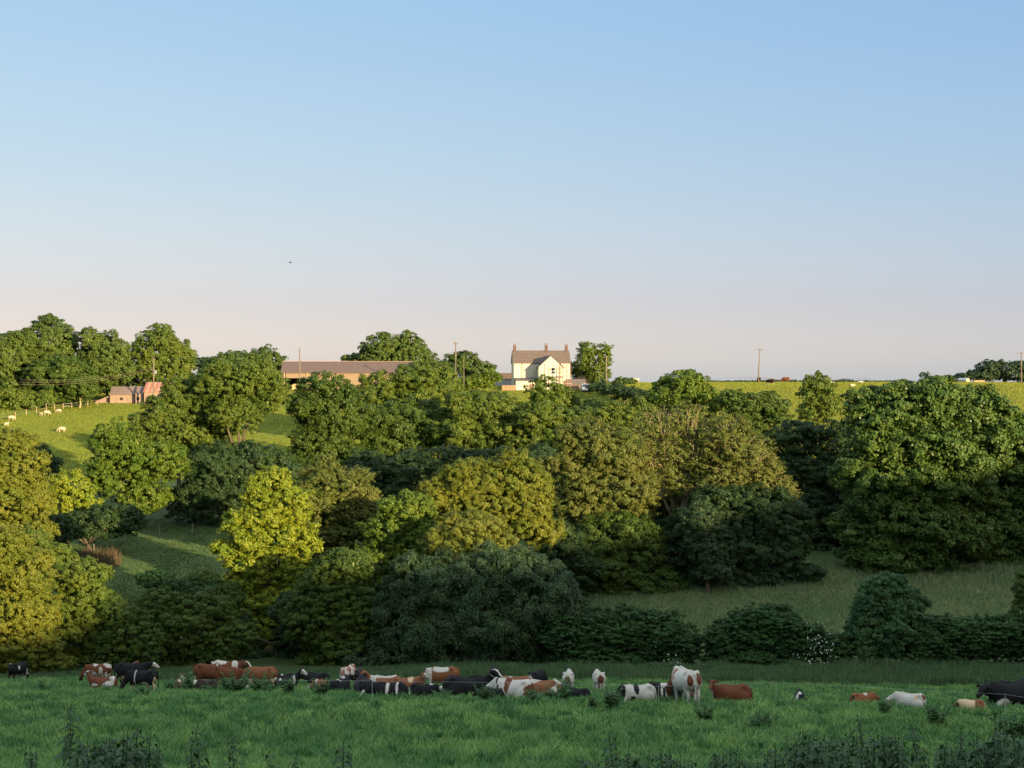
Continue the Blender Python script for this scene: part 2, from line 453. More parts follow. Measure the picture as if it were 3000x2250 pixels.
# ---- middle slope
tree('sycamore', 'bushy tree half hiding the front of the white farmhouse', 262, [(1592,1142,50,36),(1635,1172,54,42),(1715,1208,60,38),(1610,1195,60,44),(1760,1220,55,36)], 'olive', clump=15, rag=False)
tree('sycamore', 'rounded bright green tree at the edge of the upper pasture', 246, [(2005,1130,68,44),(1985,1165,90,46),(2060,1175,60,44),(1930,1190,50,40)], 'fresh', clump=18)
tree('hawthorn_tree', 'dull green thorn tree below the cattle on the upper pasture', 236, [(2190,1195,70,44),(2250,1190,52,40),(2140,1180,40,34),(2235,1240,75,48)], 'green', clump=13)
tree('broadleaf_tree', 'single upright tree standing alone on the upper pasture', 262, [(2400,1128,40,32),(2380,1165,42,34),(2420,1180,40,40),(2385,1215,46,38)], 'olive', clump=13, hole=.2)
tree('ash_tree', 'broad tangled tree in front of the rusty shed roof', 207, [(540,1165,76,46),(485,1215,66,58),(610,1180,80,70),(435,1272,72,64),(540,1260,110,80)], 'olive', clump=15, spike=.5, r0=.35)
tree('ash_tree', 'tall leafy tree left of the strip of sunlit grass under the barn', 204, [(660,1118,75,46),(740,1118,74,58),(790,1148,50,64),(690,1210,80,64),(620,1130,50,40)], 'olive', clump=15, spike=.5, r0=.35)
tree('ash_tree', 'sunlit tree stepping down from the rusty shed to the lower field', 196, [(330,1300,62,66),(400,1350,80,70),(350,1410,72,64),(420,1450,70,58),(490,1350,60,60),(300,1370,40,50)], 'fresh', clump=16, spike=.3, r0=.3)
tree('ash_tree', 'bright yellow-green small tree between the two shaded dark bushes', 184, [(205,1425,56,50),(180,1480,50,40),(250,1470,46,40),(160,1520,36,36)], 'ash', clump=14, spike=.3)
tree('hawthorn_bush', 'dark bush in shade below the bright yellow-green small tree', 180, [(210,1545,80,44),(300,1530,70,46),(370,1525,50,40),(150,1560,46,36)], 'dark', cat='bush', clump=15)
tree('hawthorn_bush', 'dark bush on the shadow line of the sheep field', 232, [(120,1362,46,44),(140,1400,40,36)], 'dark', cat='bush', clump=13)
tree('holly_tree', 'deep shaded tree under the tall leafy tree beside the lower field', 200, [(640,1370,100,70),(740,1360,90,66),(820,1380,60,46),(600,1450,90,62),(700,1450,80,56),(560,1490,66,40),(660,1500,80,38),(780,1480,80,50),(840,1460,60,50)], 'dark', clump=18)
tree('dense_tree', 'dark shaded tree standing before the middle of the long barn', 214, [(950,1145,78,50),(930,1190,72,64),(985,1220,90,80),(950,1300,80,70),(1000,1350,80,60)], 'green', clump=15, spike=.6)
tree('broadleaf_tree', 'sunny tree rising to the right end of the barn roof', 252, [(1115,1135,62,46),(1220,1108,64,46),(1270,1110,70,46),(1110,1170,70,64),(1240,1160,90,56)], 'olive', clump=17)
tree('broadleaf_tree', 'clumpy green tree in the middle of the slope below the barn', 218, [(1100,1250,70,66),(1190,1230,80,64),(1260,1260,90,66),(1170,1310,110,60)], 'green', clump=19)
tree('broadleaf_tree', 'wide tree below the small patch of grass by the farmhouse', 214, [(1370,1190,72,44),(1440,1210,90,56),(1350,1270,90,64),(1470,1280,110,60)], 'olive', clump=17)
tree('broadleaf_tree', 'leafy tree directly below the farmhouse bushes', 210, [(1600,1235,80,52),(1680,1245,80,50),(1560,1300,80,54),(1780,1230,60,44),(1850,1215,60,40)], 'olive', clump=15)
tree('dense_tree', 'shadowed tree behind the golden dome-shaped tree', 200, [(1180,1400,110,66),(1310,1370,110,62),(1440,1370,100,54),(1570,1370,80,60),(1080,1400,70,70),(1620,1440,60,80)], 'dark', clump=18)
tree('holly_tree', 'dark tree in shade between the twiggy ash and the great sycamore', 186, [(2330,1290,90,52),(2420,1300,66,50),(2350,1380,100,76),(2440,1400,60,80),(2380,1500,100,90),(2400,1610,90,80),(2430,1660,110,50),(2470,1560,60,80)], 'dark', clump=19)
# ---- valley trees
tree('sycamore', 'great sycamore with heavy leaf clumps reaching the upper pasture', 170, [(2620,1200,110,72),(2720,1180,110,66),(2570,1280,90,76),(2700,1300,140,96),(2600,1400,130,96),(2760,1410,120,90),(2640,1500,150,86),(2560,1560,90,70),(2740,1560,150,80),(2640,1635,140,50),(2560,1640,80,44)], 'syc', r0=.55, clump=30, dens=1.2, hole=.08, leaf=1.1)
tree('sycamore', 'second great sycamore filling the right edge of the photo', 176, [(2860,1210,95,66),(2940,1260,80,66),(2860,1320,110,90),(2980,1370,90,100),(2890,1440,110,90),(2850,1560,110,80),(2960,1530,100,100),(2900,1630,110,50),(3040,1450,80,200)], 'syc', r0=.5, clump=28, dens=1.2, hole=.08, leaf=1.1)
tree('oak', 'round brown-tinged tree right of the golden dome-shaped tree', 166, [(1740,1300,95,62),(1800,1340,90,70),(1690,1380,86,76),(1780,1430,110,86),(1860,1440,62,70),(1700,1490,86,64),(1800,1520,100,46)], 'brown', clump=17, hole=.15, r0=.4)
tree('oak', 'dark lower tree in the shade under the brown-tinged tree', 162, [(1760,1590,100,66),(1860,1600,80,80),(1800,1680,110,74),(1890,1710,90,60),(1730,1650,60,70),(1960,1740,70,40),(1800,1735,100,46),(1700,1735,76,52),(1890,1750,80,36)], 'green', clump=18)
tree('dying_ash', 'half-bare twiggy ash with a narrow pale stem', 170, [(1930,1260,80,64),(2010,1240,80,56),(1960,1340,90,70),(2040,1330,80,76),(1985,1420,62,60),(1890,1330,50,60)], 'ashdull', base=1990, bark=PALEBARK, twigs=70, clump=14, spike=.9, hole=.62, dens=.6, rag=False, r0=.32)
tree('dying_ash', 'rusty-leaved ash stepping down towards the great sycamore', 168, [(2130,1290,80,74),(2190,1350,82,74),(2120,1390,80,70),(2240,1400,60,50),(2290,1440,50,40),(2180,1440,90,54)], 'brown', base=2150, bark=PALEBARK, twigs=44, clump=14, spike=.6, hole=.4, rag=False, r0=.32)
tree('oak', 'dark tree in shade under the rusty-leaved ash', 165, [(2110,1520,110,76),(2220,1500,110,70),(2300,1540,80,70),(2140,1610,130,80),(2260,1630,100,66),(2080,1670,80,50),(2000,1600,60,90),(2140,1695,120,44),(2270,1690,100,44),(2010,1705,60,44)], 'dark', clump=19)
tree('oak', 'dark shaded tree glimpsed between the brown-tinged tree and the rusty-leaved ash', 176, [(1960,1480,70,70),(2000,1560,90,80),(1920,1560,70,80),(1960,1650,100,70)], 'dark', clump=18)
tree('oak', 'dim tree in the gap between the golden dome and the brown-tinged tree', 158, [(1640,1590,60,60),(1680,1670,70,60),(1640,1740,70,60)], 'dark', clump=16)
tree('ivy_tree', 'ivy-covered tree trunk in front of the dark trees by the meadow', 160, [(2055,1530,46,60),(2070,1610,52,64),(2090,1670,50,40)], 'willow', clump=14)
tree('field_maple', 'golden dome-shaped tree in the centre of the valley', 152, [(1390,1410,110,62),(1500,1405,90,66),(1320,1460,84,66),(1430,1480,120,70),(1545,1470,66,76),(1530,1545,84,50),(1600,1560,50,36)], 'gold', clump=16, hole=.12, r0=.35)
tree('weeping_willow', 'yellow-topped bush in front of the golden dome-shaped tree', 138, [(1385,1555,84,52),(1320,1600,72,54),(1440,1610,84,56),(1380,1640,110,44)], 'khaki', cat='tree', clump=16, droop=.35, spike=.3)
tree('weeping_willow', 'huge grey-green willow spreading behind the resting cows', 131, [(1250,1720,120,90),(1380,1725,120,84),(1470,1655,74,46),(1600,1730,80,64),(1500,1680,90,70),(1560,1760,120,96),(1190,1830,90,84),(1320,1840,150,90),(1450,1850,150,90),(1640,1810,90,70),(1200,1890,120,70),(1200,1932,140,40),(1400,1935,150,38),(1560,1932,100,40)], 'willow', grow=1.06, clump=24, droop=.7, spike=.3, aspect=.4, r0=.5)
tree('hawthorn_tree', 'russet spiky-topped tree right of the bright yellow ash', 152, [(940,1420,58,56),(1010,1440,76,56),(960,1500,92,66),(1060,1490,56,56),(1000,1560,100,50),(950,1370,22,34),(960,1640,80,70),(930,1740,70,70)], 'brown', clump=13, spike=1.0, hole=.12)
tree('ash_tree', 'bright yellow ash lit by the low sun', 142, [(800,1412,46,38),(758,1450,44,40),(836,1462,50,44),(775,1510,60,44),(872,1505,34,40),(700,1532,46,38),(745,1572,60,44),(830,1570,72,48),(892,1592,40,40),(668,1612,34,30),(722,1645,58,44),(800,1645,74,48),(862,1672,46,36),(780,1704,56,32),(700,1720,50,44),(760,1770,80,56),(830,1780,66,66),(780,1860,110,70)], 'ash', base=790, clump=17, spike=.3, r0=.4, leaf=1.1)
tree('hazel', 'mixed green tree between the russet tree and the golden dome', 144, [(1190,1490,70,46),(1150,1560,76,60),(1220,1580,56,60),(1110,1640,80,56),(1190,1660,90,50),(1130,1740,80,60),(1040,1700,50,44)], 'fresh', clump=14, spike=.4, hole=.15)
tree('alder', 'dark tree in shade between the bright yellow ash and the willow', 136, [(880,1790,80,70),(900,1870,90,76),(690,1880,70,70),(880,1935,110,40),(720,1940,90,36)], 'dark', clump=18)
tree('alder', 'dim green tree beneath the mixed green tree behind the herd', 132, [(1010,1670,90,64),(960,1740,100,80),(940,1810,110,86),(1060,1800,90,90),(1000,1890,100,64),(1000,1938,110,36)], 'green', clump=17)
tree('alder', 'dark thicket at the foot of the lower field behind the brown cows', 129, [(470,1775,60,50),(590,1790,84,62),(540,1860,110,84),(640,1880,76,76),(450,1870,80,80),(470,1935,90,40),(600,1938,100,40)], 'green', clump=16)
tree('hawthorn_bush', 'mid-green bush at the right foot of the smaller sunlit tree', 124, [(340,1800,50,44),(370,1860,66,66),(330,1900,60,52),(420,1900,50,50),(350,1940,80,34)], 'green', cat='bush', clump=15, spike=.4)
tree('hazel', 'leafy green shrub rising in shade under the left side of the bright yellow ash', 136, [(600,1715,52,40),(650,1760,56,50),(570,1765,46,40)], 'green', cat='bush', clump=15, spike=.4)
tree('elder', 'pale-flowered shrub top at the edge of the lower field', 131, [(450,1700,46,26),(500,1712,46,24),(580,1730,60,24)], 'hedge', cat='bush', clump=11)
tree('goat_willow', 'golden sunlit tree at the bottom left corner of the trees', 121, [(10,1600,72,56),(-40,1680,90,90),(70,1690,84,70),(30,1780,110,80),(105,1790,66,70),(60,1880,110,72),(125,1895,50,50),(50,1942,110,34),(150,1942,60,30)], 'gold', clump=15, hole=.08, r0=.4)
tree('goat_willow', 'smaller sunlit tree right of the golden corner tree', 125, [(250,1690,70,52),(270,1760,66,60),(210,1790,60,60),(250,1850,84,70),(310,1900,70,46),(260,1930,80,40),(190,1700,36,40)], 'olive', clump=15, hole=.12)
tree('field_maple', 'tall sunlit tree at the left edge below the sheep field', 166, [(30,1310,56,54),(50,1380,80,72),(20,1460,90,80),(90,1480,56,66),(60,1560,90,56),(-50,1420,80,150)], 'gold', clump=14, hole=.06, r0=.4)
tree('field_maple', 'leafy tree filling the gap under the tall sunlit tree at the left edge', 150, [(90,1600,60,50),(150,1640,60,46),(40,1640,70,50)], 'olive', clump=14)
# ---- hedge bottom right
HEDGE = tree('field_hedge', 'irregular hawthorn hedge between the willow and the round bush', 129, [(1680,1880,70,72),(1760,1860,76,66),(1840,1850,66,66),(1920,1860,70,66),(1990,1890,56,62),(1780,1920,140,40)], 'hedge', cat='hedge', clump=13, flat=.5, grow=1.12)
ROUND = tree('round_bush', 'big rounded dark green bush behind the fence wire', 128, [(2230,1850,100,66),(2160,1890,84,70),(2310,1890,90,72),(2230,1920,140,50),(2270,1830,70,50)], 'hedge', cat='bush', clump=13, flat=.5, grow=1.12)
tree('elder', 'small airy tree standing up out of the hedge before the meadow', 127, [(2590,1720,62,36),(2560,1770,52,50),(2640,1770,60,50),(2610,1850,70,80),(2540,1860,50,80),(2540,1800,40,40)], 'spring', cat='tree', clump=13, droop=.3, grow=1.1)
tree('field_hedge', 'straight dark hedge behind the black cow at the right edge', 127, [(2700,1880,66,66),(2780,1875,72,66),(2860,1875,72,66),(2940,1872,72,66),(3020,1875,72,68),(2450,1910,40,52)], 'hedge', cat='hedge', clump=12, flat=.4, hole=.02, grow=1.12)
tree('elder', 'leafy bush cut by the right edge of the photo above the hedge', 129, [(3010,1720,36,50),(3020,1790,50,60)], 'green', cat='bush', clump=13)
# ---- white blossom on the round bush, and on the hedge behind the spotted cow
def blossom(root, label, d, spots, n, spread):
    g = np.random.default_rng(n)
    PP = []
    for px, py, rx, ry in spots:
        k = g.normal(size=(n, 2))*.5
        PP.append(np.stack([X(px + k[:,0]*rx, d), d + g.uniform(-spread, spread, n), -(py + k[:,1]*ry - HOR)/F*d], 1))
    p = np.concatenate(PP); o = np.array(root.location)
    nn = unit(g.normal(size=p.shape) + np.array([0,-1.5,.6])); t = g.normal(size=p.shape); t = unit(t - nn*(t*nn).sum(1)[:, None])
    L = g.uniform(.07, .17, len(p))
    V, Fa = leaves_mesh(p-o, nn, t, L, L*.9)
    ob = link('blossom', np_mesh('blossom', V, Fa, LM['flower']), root)
    return tag(ob, label, kind='stuff')
blossom(ROUND, 'white elder flowers down the right side', 124.8, [(2390,1880,40,70),(2420,1920,30,60),(2370,1940,40,40)], 30, .5)
blossom(HEDGE, 'white flowers low at the right end', 124.8, [(1965,1935,20,24),(1985,1945,20,10)], 12, .3)
# ---- distant woods
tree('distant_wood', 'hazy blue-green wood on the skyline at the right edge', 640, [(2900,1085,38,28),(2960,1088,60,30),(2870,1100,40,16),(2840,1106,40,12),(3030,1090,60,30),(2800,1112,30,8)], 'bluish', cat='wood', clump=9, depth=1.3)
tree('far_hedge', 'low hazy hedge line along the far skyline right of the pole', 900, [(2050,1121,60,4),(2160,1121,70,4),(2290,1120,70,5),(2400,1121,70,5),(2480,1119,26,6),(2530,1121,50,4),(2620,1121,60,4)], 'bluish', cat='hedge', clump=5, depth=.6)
print('leaves', NLEAF[0])
# ------------------------------------------------------------------ cattle
CC = dict(black=(.012,.012,.014), white=(.48,.45,.405), red=(.125,.045,.022), orange=(.20,.08,.038), brown=(.10,.036,.02),
          cream=(.55,.40,.26), dark=(.03,.018,.015), pink=(.42,.24,.19), roan=(.30,.13,.10))

def coat_material():
    m, nt, b, out = nodes('cow_hide')
    at = N(nt, 'ShaderNodeAttribute', attribute_name='coat')
    f = objnoise(nt, 9, 4, .6)
    nt.links.new(mixc(nt, .5, at.outputs['Color'], ramp(nt, f, [(.3, (.58,.55,.50)), (.7, (1.15,1.13,1.1))]), 'MULTIPLY'), b.inputs['Base Color'])
    b.inputs['Roughness'].default_value = .7; b.inputs['Specular IOR Level'].default_value = .1
    return m
HIDE = coat_material()
EYE = plain('wet_dark_eye', (.01,.008,.008), .2, .1, 3, .5)

def rotz(v, a, o):
    x, y = v[0]-o[0], v[1]-o[1]
    return (o[0]+x*math.cos(a)-y*math.sin(a), o[1]+x*math.sin(a)+y*math.cos(a), v[2])

def cow_shape(pose, neck, yaw, fat=1.0, legs=0.0):
    """returns verts, faces and the head frame; x forward, z up"""
    V = []; Fc = []
    stand = pose == 'stand'
    st = [(-1.02,.10,.10),(-.98,.22,.20),(-.85,.33,.27),(-.65,.36,.30),(-.35,.39,.34),(0,.42,.37),(.3,.41,.34),(.52,.40,.28),(.72,.34,.22),(.86,.24,.16),(.93,.12,.09)]
    top = [1.30,1.36,1.40,1.41,1.37,1.34,1.34,1.37,1.36,1.27,1.17]
    if not stand:
        top = [.66,.78,.88,.90,.86,.83,.84,.90,.90,.80,.66]
        st = [(x, h*(1.0 if x < .5 else .98), w*1.16) for x, h, w in st]
    pts = [(x, 0, t-h) for (x, h, w), t in zip(st, top)]
    tube(V, Fc, pts, [(w*fat, h) for x, h, w in st], 16, (0, 1, 0))
    # hook bones and spine ridge
    for s in (-1, 1): ellipsoid(V, Fc, (-.66, s*.22, top[3]-.09), (.13,.09,.10))
    tube(V, Fc, [(-1.0,0,top[0]-.03),(-.7,0,top[2]-.0),(-.1,0,top[5]+.0),(.5,0,top[7]+.0)], [.05,.05,.04,.05], 6, (0,1,0))
    if stand:
        for s in (-1, 1):
            g = legs*s
            tube(V, Fc, [(.58,s*.15,1.08),(.60+.02*g,s*.18,.82),(.60+.08*g,s*.165,.46),(.57+.15*g,s*.16,.14),(.60+.16*g,s*.16,.06),(.63+.16*g,s*.16,0)],
                 [(.12,.20),(.10,.15),(.062,.07),(.042,.05),(.06,.065),(.07,.075)], 10, (0,1,0))
            tube(V, Fc, [(-.72,s*.14,1.18),(-.70,s*.19,.92),(-.68-.05*g,s*.19,.70),(-.86-.12*g,s*.17,.50),(-.80-.14*g,s*.165,.14),(-.77-.14*g,s*.165,.06),(-.74-.14*g,s*.165,0)],
                 [(.16,.30),(.16,.28),(.11,.17),(.055,.075),(.045,.05),(.06,.065),(.07,.075)], 10, (0,1,0))
        ellipsoid(V, Fc, (-.48, 0, .60), (.24,.17,.17))
        for a in (-.57, -.40):
            for s in (-.09, .09): tube(V, Fc, [(a,s,.50),(a,s,.37)], [.04,.03], 6)
        tube(V, Fc, [(-.98,0,1.36),(-1.08,0,1.27),(-1.11,0,.95),(-1.10,.02,.62),(-1.10,.02,.38)], [.055,.045,.036,.04,.055], 6, (0,1,0))
    else:
        for s in (-1, 1):
            ellipsoid(V, Fc, (-.58, s*.34, .34), (.40,.15,.28))
            tube(V, Fc, [(-.36,s*.40,.22),(-.20,s*.46,.10),(-.62,s*.52,.08),(-.28,s*.55,.06)], [.09,.08,.055,.06], 8)
            tube(V, Fc, [(.52,s*.20,.42),(.74,s*.24,.14),(.86,s*.25,.10),(.60,s*.26,.07),(.46,s*.27,.06)], [.13,.09,.08,.055,.055], 8)
        tube(V, Fc, [(-.98,0,.72),(-1.06,.03,.55),(-1.08,.10,.22),(-1.0,.24,.10)], [.055,.042,.04,.05], 6, (0,1,0))
    piv = (.72, 0, 0)
    zt = pts[8][2]
    n0 = (.62, 0, zt+.02); n1 = (.80, 0, zt+.10)
    H = {('stand','graze'): ((1.10,0,.72),(1.27,0,.50),(1.40,0,.05)), ('stand','level'): ((1.10,0,1.26),(1.34,0,1.32),(1.78,0,1.06)),
         ('stand','up'): ((1.02,0,1.38),(1.18,0,1.58),(1.62,0,1.36)), ('stand','low'): ((1.12,0,1.00),(1.34,0,.96),(1.70,0,.60)),
         ('lie','up'): ((1.00,0,.86),(1.16,0,1.10),(1.58,0,.86)), ('lie','level'): ((1.08,0,.66),(1.28,0,.78),(1.70,0,.52)),
         ('lie','graze'): ((1.08,0,.50),(1.26,0,.46),(1.58,0,.16))}[(pose, neck)]
    nm, poll, muz = [Vector(rotz(p, yaw*(.55 if i == 0 else 1), piv)) for i, p in enumerate(H)]
    n1 = rotz(n1, yaw*.2, piv)
    ys = yaw*.7; sd = (-math.sin(ys), math.cos(ys), 0)
    tube(V, Fc, [n0, n1, nm, poll], [(.19,.31),(.16,.27),(.11,.19),(.09,.14)], 12, sd)
    ax = (muz-poll); L = ax.length; ax.normalize()
    sd = Vector((-math.sin(yaw), math.cos(yaw), 0)); sd = (sd-ax*sd.dot(ax)).normalized(); up = ax.cross(sd)
    if up.z < 0 and neck != 'graze': up = -up
    hp = [poll-ax*.07, poll+ax*.02, poll+ax*L*.25, poll+ax*L*.5, poll+ax*L*.78, poll+ax*L*.95, poll+ax*L*1.03]
    tube(V, Fc, [tuple(p) for p in hp], [(.07,.08),(.115,.13),(.13,.15),(.095,.125),(.082,.09),(.085,.08),(.05,.05)], 12, tuple(sd))
    for s in (-1, 1):   # ears
        e0 = poll + sd*(s*.10) + up*.03; e1 = e0 + sd*(s*.13) - up*.02 - ax*.02; e2 = e0 + sd*(s*.25) - up*.05
        tube(V, Fc, [tuple(e0), tuple(e1), tuple(e2)], [(.035,.035),(.045,.065),(.025,.03)], 8)
    return V, Fc, (poll, ax, sd, up, L)

def remeshed(V, Fc, voxel, smooth=4):
    me = bpy.data.meshes.new('tmp'); me.from_pydata(V, [], Fc)
    bm = bmesh.new(); bm.from_mesh(me); bmesh.ops.recalc_face_normals(bm, faces=bm.faces); bm.to_mesh(me); bm.free()
    o = bpy.data.objects.new('tmp', me); COL.objects.link(o)
    r = o.modifiers.new('r', 'REMESH'); r.mode = 'VOXEL'; r.voxel_size = voxel; r.use_smooth_shade = True
    s = o.modifiers.new('s', 'SMOOTH'); s.factor = .5; s.iterations = smooth
    dg = bpy.context.evaluated_depsgraph_get(); dg.update()
    out = bpy.data.meshes.new_from_object(o.evaluated_get(dg))
    bpy.data.objects.remove(o); bpy.data.meshes.remove(me)
    return out

def paint(me, c, head, pose, seed):
    n = len(me.vertices); co = np.empty(n*3); me.vertices.foreach_get('co', co); co = co.reshape(-1, 3)
    base = np.array(CC[c.get('base', 'black')])
    Cv = np.tile(base, (n, 1))
    fr = c.get('freq', 1.5)
    nz = np.array([mnoise.noise(Vector((p[0]*fr+seed*3.7, p[1]*fr*.9+seed*1.3, p[2]*fr+seed))) for p in co])
    fine = np.array([mnoise.noise(Vector((p[0]*7+seed, p[1]*7, p[2]*7))) for p in co])
    if 'spots' in c:
        m = sstep(-.02, .02, nz + fine*.06 - c.get('thr', .2))
        Cv = Cv*(1-m[:, None]) + np.array(CC[c['spots']])*m[:, None]
    zb = 0.62 if pose == 'stand' else .2
    if 'belly' in c:
        m = sstep(.04, -.04, co[:, 2]-(c.get('bz', zb+.06)+fine*.08+nz*.1))*(np.abs(co[:, 0]) < .95)
        Cv = Cv*(1-m[:, None]) + np.array(CC[c['belly']])*m[:, None]
    if 'legs' in c and pose == 'stand':
        m = sstep(.03, -.03, co[:, 2]-(c.get('lz', .5)+fine*.1))*(np.abs(co[:, 0]) < 1.0)
        Cv = Cv*(1-m[:, None]) + np.array(CC[c['legs']])*m[:, None]
    for x, y, z, rx, ry, rz, col in c.get('patch', []):
        q = ((co[:, 0]-x)/rx)**2 + ((co[:, 1]-y)/ry)**2 + ((co[:, 2]-z)/rz)**2
        m = sstep(1.08, .92, q + fine*.35 + nz*.25)
        Cv = Cv*(1-m[:, None]) + np.array(CC[col])*m[:, None]
    poll, ax, sd, up, L = head
    rel = co - np.array(poll); la = rel@np.array(ax); ls = rel@np.array(sd); lu = rel@np.array(up)
    inh = (la > -.09) & (la < L*1.1) & (np.abs(ls) < .145) & (np.abs(lu) < .2)
    if 'head' in c: Cv[inh] = CC[c['head']]
    if c.get('face') == 'white': Cv[inh & (la > .02)] = CC['white']
    if c.get('face') == 'blaze': Cv[inh & (np.abs(ls) < .055+fine*.02)] = CC['white']
    mz = inh & (la > L*.90); Cv[mz] = Cv[mz]*.5 + np.array(CC['pink' if c.get('base') != 'black' else 'dark'])*.5
    if pose == 'stand':
        hoof = (co[:, 2] < .07); Cv[hoof] = CC['dark']
        if c.get('udder', True):
            ud = (((co-np.array([-.48,0,.53]))/np.array([.28,.16,.17]))**2).sum(1) < 1; Cv[ud] = CC['pink']
    rgba = np.ones((n, 4), np.float32); rgba[:, :3] = Cv
    a = me.color_attributes.new('coat', 'FLOAT_COLOR', 'POINT'); a.data.foreach_set('color', rgba.ravel())

NC = [0]
def cow(px, d, head_deg, pose, neck, yaw, coat, label, s=1.0, group='herd of cows in the near field', dz=0.0, legs=.6, voxel=.034, cat='cow', roll=0):
    NC[0] += 1
    V, Fc, hd = cow_shape(pose, neck, R(yaw), coat.get('fat', 1.0), legs if NC[0] % 2 else -legs)
    me = remeshed(V, Fc, voxel)
    me.name = 'cow'
    paint(me, coat, hd, pose, coat.get('seed', NC[0]*1.37))
    me.materials.clear(); me.materials.append(HIDE)
    for p in me.polygons: p.use_smooth = True
    o = bpy.data.objects.new('cow', me); COL.objects.link(o)
    x = X(px, d)
    o.location = (x, d, gz(x, d) + dz); o.rotation_euler = (0, 0, R(head_deg)); o.scale = (s*.89, s, s)
    tag(o, label, cat, group)
    if d < 130:
        poll, ax, sd, up, L = hd
        for k in (-1, 1):
            Ve = []; Fe = []
            ellipsoid(Ve, Fe, (0,0,0), (.026,.026,.026), 8, 6)
            em = bpy.data.meshes.new('eye'); em.from_pydata(Ve, [], Fe); em.materials.append(EYE)
            e = link('eye', em, o); e.location = poll + ax*(L*.26) + sd*(k*.118) + up*.035
    return o

BLK = dict(base='black'); RD = dict(base='red')
def c(**k): return k
# left group
cow(53, 108, 70, 'stand','graze', 10, c(base='black', spots='white', thr=.28, legs='white', lz=.3), 'black cow with small white flecks alone at the left edge under the golden tree')
cow(285, 104, 180, 'stand','graze', 0, c(base='red', spots='white', thr=.26, freq=1.9, legs='white', lz=.55, belly='white', head='dark', patch=[(-.35,0,.85,.2,.6,.4,'white')]), 'red and white cow grazing at the back left of the herd, head to the left')
cow(300, 86, 176, 'lie','up', -35, c(base='red', spots='white', thr=.12, freq=1.7, belly='white', face='blaze', patch=[(-.75,0,.6,.18,.6,.4,'white')]), 'red and white cow lying in front of the left pair, head up at the left', s=.95)
cow(385, 96, 0, 'stand','level', 12, c(base='black', legs='white', lz=.22, face='white', patch=[(-.6,0,.55,.3,.3,.2,'cream')]), 'black cow with a white face standing behind another black cow', s=1.12, dz=.08)
cow(415, 80, 172, 'stand','graze', 25, c(base='black', legs='cream', lz=.5, patch=[(.34,0,.9,.06,.6,.5,'white'),(-.3,0,.6,.2,.6,.2,'white'),(-.95,0,.6,.12,.5,.5,'cream')]), 'black cow with a thin white shoulder stripe and cream hind legs, grazing', s=.95)
cow(394, 106, 92, 'stand','graze', 0, c(base='brown', patch=[(-.6,0,1.4,.3,.1,.1,'white'),(-1.0,0,.8,.2,.1,.5,'cream')]), 'brown cow seen from behind over the back of the black cows', s=1.12)
cow(532, 82, 100, 'lie','level', 0, c(base='brown', fat=1.05, patch=[(-.5,.05,.9,.45,.14,.25,'white'),(.2,-.05,.9,.2,.12,.2,'white')]), 'brown cow lying with its back to us and a white mark along its spine', s=.98)
cow(618, 90, 4, 'stand','low', -10, c(base='red', legs='red', patch=[(.4,0,1.35,.05,.3,.1,'white')]), 'long plain red cow standing broadside behind the browner one', s=1.1)
cow(668, 84, -8, 'stand','graze', -18, c(base='red', face='white', belly='white', legs='dark', lz=.4, bz=.62), 'plain red cow with a white face grazing before the long red cow', s=1.0)
cow(668, 100, 2, 'stand','level', -35, c(base='red', patch=[(-.55,0,1.3,.5,.6,.2,'white'),(.45,0,1.1,.2,.6,.4,'white')], face='blaze'), 'red and white cow looking over the backs of the two plain red cows', s=1.2, dz=.12)
cow(765, 86, 168, 'stand','low', -5, c(base='orange', legs='cream', lz=.55, belly='cream', bz=.72, head='orange'), 'orange-brown cow with pale legs standing broadside, facing left', s=1.0)
cow(598, 80, 172, 'lie','level', 30, c(base='dark', face='blaze', patch=[(.7,0,.75,.2,.3,.2,'white')]), 'dark brown cow lying under the long red cow', s=.82)
cow(835, 96, 6, 'lie','up', -25, c(base='black', face='white', patch=[(.6,0,.55,.12,.6,.3,'white'),(-.2,0,.9,.07,.3,.1,'white')]), 'black cow with white face lying beside the orange-brown cow', s=1.08)
cow(822, 88, 176, 'lie','graze', 10, c(base='black', patch=[(.5,0,.86,.2,.4,.12,'white'),(.0,0,.8,.1,.4,.1,'white')]), 'small black cow lying low in front of the white-faced lying one', s=.82)
cow(925, 100, 174, 'lie','level', 10, c(base='black'), 'all black cow lying far back in the dark gap of the trees', s=1.05)
cow(955, 84, 168, 'lie','graze', 25, c(base='orange', face='white', patch=[(.75,0,.7,.12,.3,.3,'white')]), 'orange cow with a white head lying at the left end of the middle group', s=.80)
# middle group
cow(996, 76, 68, 'lie','level', 0, c(base='black', fat=1.1, patch=[(-.4,0,.86,.12,.5,.12,'white'),(.3,0,.9,.2,.2,.1,'white')]), 'black cow with a white stripe over its back, lying left in the middle group', s=.95)
cow(1022, 88, 80, 'stand','graze', 0, c(base='roan', spots='white', thr=-.05, freq=3.4, legs='white'), 'white cow with brown streaks seen from behind, standing in the middle group', s=1.08)
cow(1055, 84, 95, 'stand','graze', 0, c(base='dark'), 'dark brown rump behind the middle group of black cows', s=.98)
cow(1066, 68, 105, 'lie','level', 0, c(base='black', fat=1.12, patch=[(.5,0,.1,.3,.6,.1,'white')]), 'large black cow lying with its back to us in the middle group', s=1.02)
cow(1124, 82, 178, 'lie','up', 30, c(base='orange', patch=[(.0,0,.95,.8,.6,.16,'white'),(.6,0,.7,.2,.6,.5,'white')]), 'orange cow with white along its back lying behind the black and white cow', s=1.05)
cow(1190, 80, 2, 'lie','up', -12, c(base='orange', face='white', patch=[(.3,0,.8,.2,.5,.2,'cream')]), 'orange cow with a pale face looking to the right over a black cow', s=.92)
